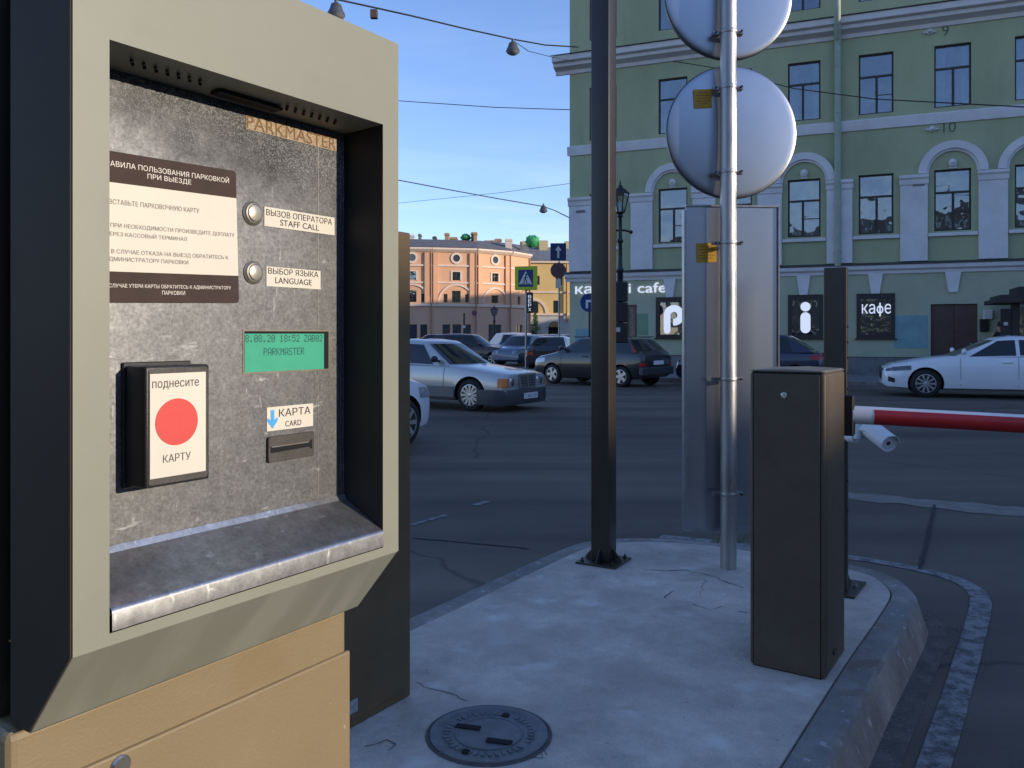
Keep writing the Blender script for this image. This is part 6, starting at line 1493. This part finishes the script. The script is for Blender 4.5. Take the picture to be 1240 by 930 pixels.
b = MB(); b.box(cxm - .14, cxm + .14, Y - .02, Y, 1.5 + 56 * s_, 1.5 + 67 * s_); b.build('lower_plate', WHITE, ow)
# blue turn arrow sign at the house corner
Y = 27.0; s_ = Y / FPX; bx = (714 - CX) * s_
ts = thing('turn_sign', (bx, Y, PZ), 0, 'round blue turn arrow sign peeking out left of the square post', 'road sign')
b = MB(); b.cyl((bx, Y + .05, PZ), (bx, Y + .05, 1.5 + 48 * s_), .035, .035, 10); b.cyl((bx, Y + .05, PZ), (bx, Y + .05, .6), .06, .06, 10); b.build('post', IRON, ts)
zc_ = 1.5 + 38.5 * s_; r_ = 11.5 * s_
b = MB(); b.lathe((bx, Y, zc_), (0, -1, 0), [(r_, 0), (r_, .02)], 32); b.build('blue_face', SIGNB, ts)
b = MB(); yq = Y - .026; k = r_
b.prism([(bx - .42 * k, yq, zc_ - .6 * k), (bx - .18 * k, yq, zc_ - .6 * k), (bx - .18 * k, yq, zc_ + .05 * k), (bx + .2 * k, yq, zc_ + .05 * k), (bx + .2 * k, yq, zc_ - .18 * k), (bx + .62 * k, yq, zc_ + .17 * k), (bx + .2 * k, yq, zc_ + .52 * k), (bx + .2 * k, yq, zc_ + .29 * k), (bx - .42 * k, yq, zc_ + .29 * k)], (0, .005, 0)); b.build('arrow', WHITE, ts)
# lantern
Y = 24.5; s_ = Y / FPX; bx = (751 - CX) * s_; zz = lambda py: 1.5 + (HY - py) * s_
sl = thing('street_lamp', (bx, Y, PZ), 0, 'black cast iron street lantern right of the square post', 'street lamp')
b = MB(); b.lathe((bx, Y, 0), (0, 0, 1), [(.22, PZ), (.22, .3), (.17, .4), (.17, .9), (.12, 1.0), (.09, 1.2), (.085, zz(330)), (.12, zz(328)), (.07, zz(324)), (.055, zz(295)), (.10, zz(292)), (.055, zz(288)), (.05, zz(264)), (.09, zz(262)), (.05, zz(258))], 14); b.tube([(bx - .32, Y, zz(281)), (bx - .15, Y, zz(279)), (bx + .15, Y, zz(279)), (bx + .32, Y, zz(281))], .03, 8); b.ball((bx - .32, Y, zz(281)), .06); b.ball((bx + .32, Y, zz(281)), .06); b.build('column', IRON, sl, smooth=40)
def lantern(bx, Y, z0, z1, r0, r1, parent, n=6):
    b = MB(); b.lathe((bx, Y, 0), (0, 0, 1), [(r0, z0), (r1, z1)], n, cap=False); b.build('lantern_glass', pane_mat('lantern glass'), parent)
    b = MB()
    for q in range(n):
        a = 2 * pi * q / n; ax = Vector((0, 0, 1)); o1_ = ax.orthogonal().normalized(); o2 = ax.cross(o1_); d_ = o1_ * cos(a) + o2 * sin(a); b.cyl(Vector((bx, Y, z0)) + d_ * r0, Vector((bx, Y, z1)) + d_ * r1, r1 * .07, r1 * .07, 6)
    h_ = z1 - z0
    b.lathe((bx, Y, 0), (0, 0, 1), [(r1 * 1.12, z1), (r1 * 1.12, z1 + h_ * .06), (r1 * .55, z1 + h_ * .32), (r1 * .30, z1 + h_ * .36), (r1 * .30, z1 + h_ * .48), (r1 * .12, z1 + h_ * .52), (r1 * .10, z1 + h_ * .7), (.01, z1 + h_ * .8)], 12); b.lathe((bx, Y, 0), (0, 0, 1), [(r0 * .5, z0 - h_ * .12), (r0 * 1.08, z0 - h_ * .02), (r0 * 1.08, z0)], 12); b.build('lantern_cap', IRON, parent)
lantern(bx, Y, zz(257), zz(235.5), .13, .25, sl)
# traffic signal seen from behind
Y = 15.5; s_ = Y / FPX; zz = lambda py: 1.5 + (HY - py) * s_; xx_ = lambda px: (px - CX) * s_
tl = thing('traffic_light', (xx_(737), Y, 0), 0, 'black traffic light seen from behind, half hidden by the square post', 'traffic light')
b = MB(); b.cyl((xx_(737), Y + .1, 0), (xx_(737), Y + .1, zz(338)), .05, .05, 12); b.build('pole', IRON, tl)
for q in range(3):
    za_, zb2 = zz(341 + 25 * q), zz(341 + 25 * (q + 1)) + .01
    b = MB(); b.box(xx_(744), xx_(760.5), Y, Y + .16, zb2, za_); hb = b.build('signal_box', IRON, tl, bevel=.02, segs=2)
    b = MB(); b.lathe(((xx_(744) + xx_(760.5)) / 2, Y + .16, (za_ + zb2) / 2), (0, 1, 0), [(.11, 0), (.11, .18), (.105, .18), (.105, 0)], 16, cap=False); b.build('visor', IRON, hb)
b = MB(); b.box(xx_(736), xx_(745), Y + .06, Y + .12, zz(352), zz(350)); b.box(xx_(736), xx_(745), Y + .06, Y + .12, zz(408), zz(406)); b.build('bracket', IRON, tl)
b = MB(); b.box(xx_(745.5), xx_(751), Y - .004, Y - .001, zz(402), zz(396.5)); b.build('paper_label', PALEB, tl)
# menu board by the cafe wall
Y = 29.5; s_ = Y / FPX; zz = lambda py: 1.5 + (HY - py) * s_; xx_ = lambda px: (px - CX) * s_
mb = thing('menu_board', (xx_(765), Y, PZ), GF.a, 'red brown wooden menu board standing by the cafe wall', 'board')
b = MB(Matrix.Translation((xx_(765), Y, 0)) @ Matrix.Rotation(GF.a, 4, 'Z')); b.box(-.16, -.10, -.03, .03, PZ, zz(369)); b.box(.12, .18, -.03, .03, PZ, zz(369)); b.box(-.10, .12, -.03, .03, zz(371), zz(369)); b.box(-.10, .12, -.03, .03, zz(412), zz(409)); b.build('frame', WOODR, mb)
b = MB(Matrix.Translation((xx_(765), Y, 0)) @ Matrix.Rotation(GF.a, 4, 'Z')); b.box(-.10, .12, -.01, .01, zz(409), zz(371)); b.build('panel', mat('menu panel', (.20, .17, .12), .6, var=.4, scale=6), mb)
# wooden kiosk at the right edge
KF = Frame(((1207 - CX) / FPX * 24.6, 24.6), GF.a); Km = KF.M()
ks = thing('kiosk', (KF.o[0], KF.o[1], PZ), GF.a, 'dark wooden kiosk with layered flat roof at the right edge', 'kiosk')
kz = lambda px, py: KF.at(px, py)[1]
kt = kz(1225, 367)
b = MB(Km); b.box(.45, 3.6, 0, .1, PZ, .92); b.box(.45, .55, .1, 1.6, PZ, .92); b.build('lower_wall', WOODD, ks)
for xa, xb, zq in ((.38, .58, PZ), (1.35, 1.5, .921), (2.4, 2.55, .921)):
    b = MB(Km); b.box(xa, xb, -.06, .14, zq, kt - .002); b.build('post', WOODD, ks)
b = MB(Km); b.box(.1, .36, -.05, .03, PZ, kz(1218, 374)); sdp_ = b.build('side_panel', WOODD, ks)
b = MB(Km); b.box(.17, .28, -.06, -.051, kz(1222, 394), kz(1222, 390)); b.build('notice', PALEB, ks)
b = MB(Km); b.box(-.10, 3.9, -.45, 1.9, kt, kt + .12); b.box(.05, 3.9, -.30, 1.8, kt + .121, kt + .24); b.box(.55, 3.9, -.1, 1.6, kt + .241, kt + .48); b.build('roof', WOODD, ks)
b = MB(Km); b.box(.58, 3.5, .04, .05, .92, kt); b.build('glazing', GLASS, ks)
b = MB(Km); b.box(.6, 3.4, .9, .94, .2, kt - .1); b.build('interior_wall', mat('kiosk interior', (.22, .15, .09), .8, var=.6, scale=3), ks)
b = MB(Km); b.box(.62, 1.2, .25, .6, .92, 1.15); b.build('counter', PALEB, ks)

# person by the kiosk
def person(name, px_, Y, h_, label, facing, z0, hand_up=True, simple=False):
    r = thing(name, ((px_ - CX) / FPX * Y, Y, z0), facing, label, 'person'); M_ = WORLD[r.name]; k = h_ / 1.75
    def skin(nm, verts, edges, m_, root_i, sub=2, par=r):
        me = bpy.data.meshes.new(nm); me.from_pydata([tuple(Vector(v[:3]) * k) for v in verts], edges, []); o = bpy.data.objects.new(nm, me); COL.objects.link(o)
        o.modifiers.new('s', 'SKIN'); sub_ = o.modifiers.new('u', 'SUBSURF'); sub_.levels = sub; sub_.render_levels = sub
        for i, v in enumerate(verts): me.skin_vertices[0].data[i].radius = (v[3] * k, (v[4] if len(v) > 4 else v[3]) * k); me.skin_vertices[0].data[i].use_root = (i == root_i)
        m2 = evmesh(o); bpy.data.objects.remove(o)
        b = MB(M_); b.addmesh(m2, None, 0); return b.build(nm, m_, par, smooth=180)
    # local: x forward, y left
    V = [(0, 0, .95, .15, .12), (0, 0, 1.15, .13, .11), (.01, 0, 1.38, .16, .11), (.01, 0, 1.50, .06), (.03, 0, 1.58, .075), (.035, 0, 1.68, .085, .075),
         (.0, .18, 1.42, .055), (-.03, .24, 1.14, .042), (.10, .22, .94, .033), (.14, .21, .86, .035),
         (0, -.18, 1.42, .055), (.03, -.25, 1.16, .042), (.20, -.12, 1.36, .033), (.17, -.06, 1.47, .03),
         (0, .09, .88, .085), (.02, .10, .50, .06), (-.02, .10, .10, .042), (.12, .11, .04, .035),
         (0, -.09, .88, .085), (.03, -.10, .50, .06), (.0, -.10, .10, .042), (.14, -.11, .04, .035)]
    E = [(0, 1), (1, 2), (2, 3), (3, 4), (4, 5), (2, 6), (6, 7), (7, 8), (8, 9), (2, 10), (10, 11), (11, 12), (12, 13), (0, 14), (14, 15), (15, 16), (16, 17), (0, 18), (18, 19), (19, 20), (20, 21)]
    body = skin('body', V, E, SKIN, 0)
    Vj = [(x, y, z, r_[0] * 1.18 + .012, (r_[1] if len(r_) > 1 else r_[0]) * 1.18 + .012) for x, y, z, *r_ in [V[i] for i in (0, 1, 2, 6, 7, 8, 10, 11, 12)]]
    Vj.append((.01, 0, 1.47, .075, .07))
    skin('jacket', Vj, [(0, 1), (1, 2), (2, 3), (3, 4), (4, 5), (2, 6), (6, 7), (7, 8), (2, 9)], CLOTHB, 0)
    Vt = [(x, y, z, r_[0] * 1.15 + .01, (r_[1] if len(r_) > 1 else r_[0]) * 1.15 + .01) for x, y, z, *r_ in [V[i] for i in (0, 14, 15, 16, 18, 19, 20)]]
    skin('trousers', Vt, [(0, 1), (1, 2), (2, 3), (0, 4), (4, 5), (5, 6)], CLOTHJ, 0)
    b = MB(M_ @ Matrix.Scale(k, 4))
    b.ball((.022, 0, 1.705), .098, 16, (1.05, .93, 1.0)); b.v = [v for v in b.v]
    hair = b
    # keep the face free: the cap is pushed back and up
    hair.v = [v + (M_.to_3x3() @ Vector((-.028, 0, .022))) * k for v in hair.v]; hair.build('hair', HAIR, r, smooth=180)
    b = MB(M_ @ Matrix.Scale(k, 4)); b.ball((.118, 0, 1.655), .018, 8, (1, .8, 1.3)); b.ball((.02, .085, 1.65), .02, 8, (.8, .5, 1.3)); b.ball((.02, -.085, 1.65), .02, 8, (.8, .5, 1.3)); b.build('nose_and_ears', SKIN, r, smooth=180)
    b = MB(M_ @ Matrix.Scale(k, 4)); b.ball((.105, .032, 1.675), .011, 8); b.ball((.105, -.032, 1.675), .011, 8); b.build('eye', IRON, r, smooth=180)
    b = MB(M_ @ Matrix.Scale(k, 4))
    for q in range(4):
        y0 = -.085 + .0 * q; b.tube([(.172 + .004 * q, -.072 + .018 * q, 1.49), (.165, -.066 + .018 * q, 1.525), (.14, -.06 + .017 * q, 1.545 - .004 * abs(q - 1))], [.0105, .0095, .0085], 7)
    b.tube([(.155, -.035, 1.47), (.135, -.01, 1.50), (.125, 0, 1.53)], [.012, .011, .009], 7); 
    for q in range(4): b.tube([(.150, .185 + .018 * q, .84), (.165, .185 + .018 * q, .79), (.150, .187 + .017 * q, .755)], [.0105, .0095, .008], 7)
    b.tube([(.16, .18, .86), (.185, .172, .82), (.185, .17, .79)], [.012, .011, .009], 7)
    b.build('fingers', SKIN, r, smooth=180)
    b = MB(M_ @ Matrix.Scale(k, 4))
    for sg, dx in ((1, 0), (-1, .02)): b.ball((.06 + dx, sg * .108, .045), .05, 12, (2.6, .95, .95))
    b.build('shoes', IRON, r, smooth=180)
    return r
person('person', 1211.5, 25.6, 1.72, 'person in black jacket standing left of the kiosk, hand raised to mouth', radians(200), PZ)
person('person', 645.5, 45, 1.62, 'distant dark-clothed person walking right of the crossing sign post', radians(185), 0)

# far street lamp and poles in front of the peach building
Y = 66.0; s_ = Y / FPX; zz = lambda py: 1.5 + (HY - py) * s_; bx = (598.5 - CX) * s_
sl2 = thing('street_lamp', (bx, Y, 0), 0, 'distant black lantern in front of the peach building', 'street lamp')
b = MB(); b.lathe((bx, Y, 0), (0, 0, 1), [(.22, 0), (.2, .6), (.1, 1.0), (.08, zz(390)), (.12, zz(389)), (.07, zz(386)), (.06, zz(382))], 10); b.build('column', IRON, sl2)
lantern(bx, Y, zz(382), zz(375), .14, .32, sl2)
bx = (562 - CX) * s_
fp = thing('thin_pole', (bx, Y, 0), 0, 'thin dark pole in front of the peach building, left of the distant lantern', 'pole')
b = MB(); b.cyl((bx, Y, 0), (bx, Y, zz(379)), .09, .07, 8); b.build('shaft', IRON, fp); b = MB(); b.box(bx - .12, bx + .12, Y - .14, Y - .09, zz(397), zz(394)); b.build('plate', WHITE, fp)
# round no parking sign and box on the peach wall
c = W3(574.5, 379, 85); ns = thing('wall_sign', (c.x, c.y, c.z), 0, 'small dark red and blue plate on the peach wall', 'sign'); b = MB(); b.lathe((c.x, c.y, c.z), (0, -1, 0), [(.28, 0), (.28, .03)], 18); b.build('plate', mat('maroon plate', (.16, .05, .08), .5), ns); b = MB(); b.box(c.x - .03, c.x + .03, c.y + .001, c.y + 1.6, c.z - .03, c.z + .03); b.build('bracket', IRON, ns)
# green box tree in front of the white arch
Y = 96; tb_ = (648 - CX) / FPX * Y
tr = thing('slim_tree', (tb_, Y, 0), 0, 'slim young green tree in front of the white arched wall', 'tree')
b = MB(); b.tube([(tb_, Y, 0), (tb_ + .05, Y, 1.2), (tb_, Y, 3.2)], [.09, .07, .03], 8); b.build('trunk', mat('bark', (.08, .06, .04), .9), tr)
b = MB(); rr = random.Random(4)
for q in range(520):
    z = rr.uniform(.6, 4.0); w_ = .62 * (1 - abs(z - 1.9) / 2.6); a = rr.uniform(0, 2 * pi); r_ = w_ * sqrt(rr.random()) * (1 + .3 * sin(3 * a + z * 4)); c = Vector((tb_ + r_ * cos(a), Y + r_ * sin(a), z)); d1v = Vector((rr.uniform(-1, 1), rr.uniform(-1, 1), rr.uniform(-1, 1))).normalized() * .12; d2v = d1v.orthogonal().normalized() * .08; b.add([c - d1v, c + d2v, c + d1v, c - d2v], [(0, 1, 2, 3)])
b.build('crown', mat('tree leaf', (.09, .15, .03), .7, var=.5, scale=2), tr)

# ------------------------------------------------------------------ overhead wires and street lamps hung from them
def cable(name, pts, r, label, group='overhead wires'):
    P = smoothline([tuple(p) for p in pts], 0); out_ = []
    for a, c in zip(pts[:-1], pts[1:]):
        for q in range(8): out_.append(Vector(a).lerp(Vector(c), q / 8))
    out_.append(Vector(pts[-1]))
    b = MB(); b.tube(out_, r, 6); return tag(b.build(name, IRON), label, 'wire', group)
w1 = [W3(700, 57, 31.6), W3(660, 54.5, 29.4), W3(621, 47.5, 27.3), W3(560, 34, 24.6), W3(500, 19.5, 22.6), W3(455, 9.5, 21.2), W3(407, -1, 20), Vector((-9, 16, 10.6)), Vector((-22, 6, 13))]
cable('overhead_wire', w1, .026, 'thick dark cable with hanging lamps crossing the sky to the green cornice')
w1b = [W3(621, 49, 27.3), W3(640, 62, 28.3), W3(668, 69, 30), W3(694, 74, 32.2)]
cable('overhead_wire', w1b, .012, 'thin slack wire from the hanging lamp to the green house corner')
cable('overhead_wire', [W3(694, 133, 32.4), W3(600, 130, 34), W3(482, 122, 37), Vector((-22, 45, 13.2))], .016, 'straight thin wire across the middle of the sky')
w3 = [W3(690, 264, 32.2), W3(672, 255, 31.5), W3(658, 250, 31), W3(600, 240, 30), W3(540, 229, 29), W3(482, 218, 28), Vector((-14, 22, 9))]
cable('overhead_wire', w3, .02, 'lower dark wire sloping down to the small hanging lamp')
cable('overhead_wire', [W3(692, 222, 34), W3(600, 234, 40), W3(482, 246, 48), Vector((-25, 60, 10))], .010, 'very thin faint wire rising towards the green house')
cable('overhead_wire', [W3(809, 73, 30.9), W3(870, 83, 28.4), W3(960, 107, 25.5), W3(1060, 120, 23), W3(1240, 129.5, 20.6), Vector((26, 17, 6.8)), Vector((40, 12, 8))], .016, 'thin black wire drooping across the green facade')
def hanging(px_, py_, w_, Y, label, box=False):
    c = W3(px_, py_, Y); s_ = w_ * Y / FPX / 2
    r = thing('hanging_lamp', c, 0, label, 'lamp', 'lamps hung from the wires'); 
    b = MB(); b.lathe(c, (0, 0, -1), [(s_ * .18, -.02), (s_ * .22, s_ * .3), (s_ * .55, s_ * .5), (s_ * .7, s_ * 1.0), (s_ * .95, s_ * 1.5), (s_ * 1.0, s_ * 1.75)], 18); b.build('shade', mat('grey lamp metal', (.10, .105, .11), .5, metal=.4, var=.3, scale=6), r, smooth=35)
    b = MB(); b.lathe(c, (0, 0, -1), [(s_ * .97, s_ * 1.75), (s_ * .8, s_ * 2.0), (s_ * .4, s_ * 2.2), (.01, s_ * 2.25)], 18); b.build('lamp_glass', mat('lamp bowl', (.20, .21, .22), .2, var=.3, scale=8), r, smooth=60)
hanging(621, 48, 17, 27.3, 'grey bell shaped lamp hanging from the thick cable, in the open sky')
hanging(407, 0, 22, 20, 'grey bell shaped lamp showing behind the machine top edge')
hanging(658, 247, 10, 31, 'small grey lamp on the lower wire near the green house')
c = W3(453, 12, 21.1); b = MB(); b.box(c.x - .09, c.x + .09, c.y - .07, c.y + .07, c.z - .22, c.z); jb = tag(b.build('junction_box', mat('rusty box', (.10, .06, .05), .7, var=.3, scale=10), bevel=.01), 'small rusty junction box hanging under the thick cable', 'box')
# hook for the facade wire
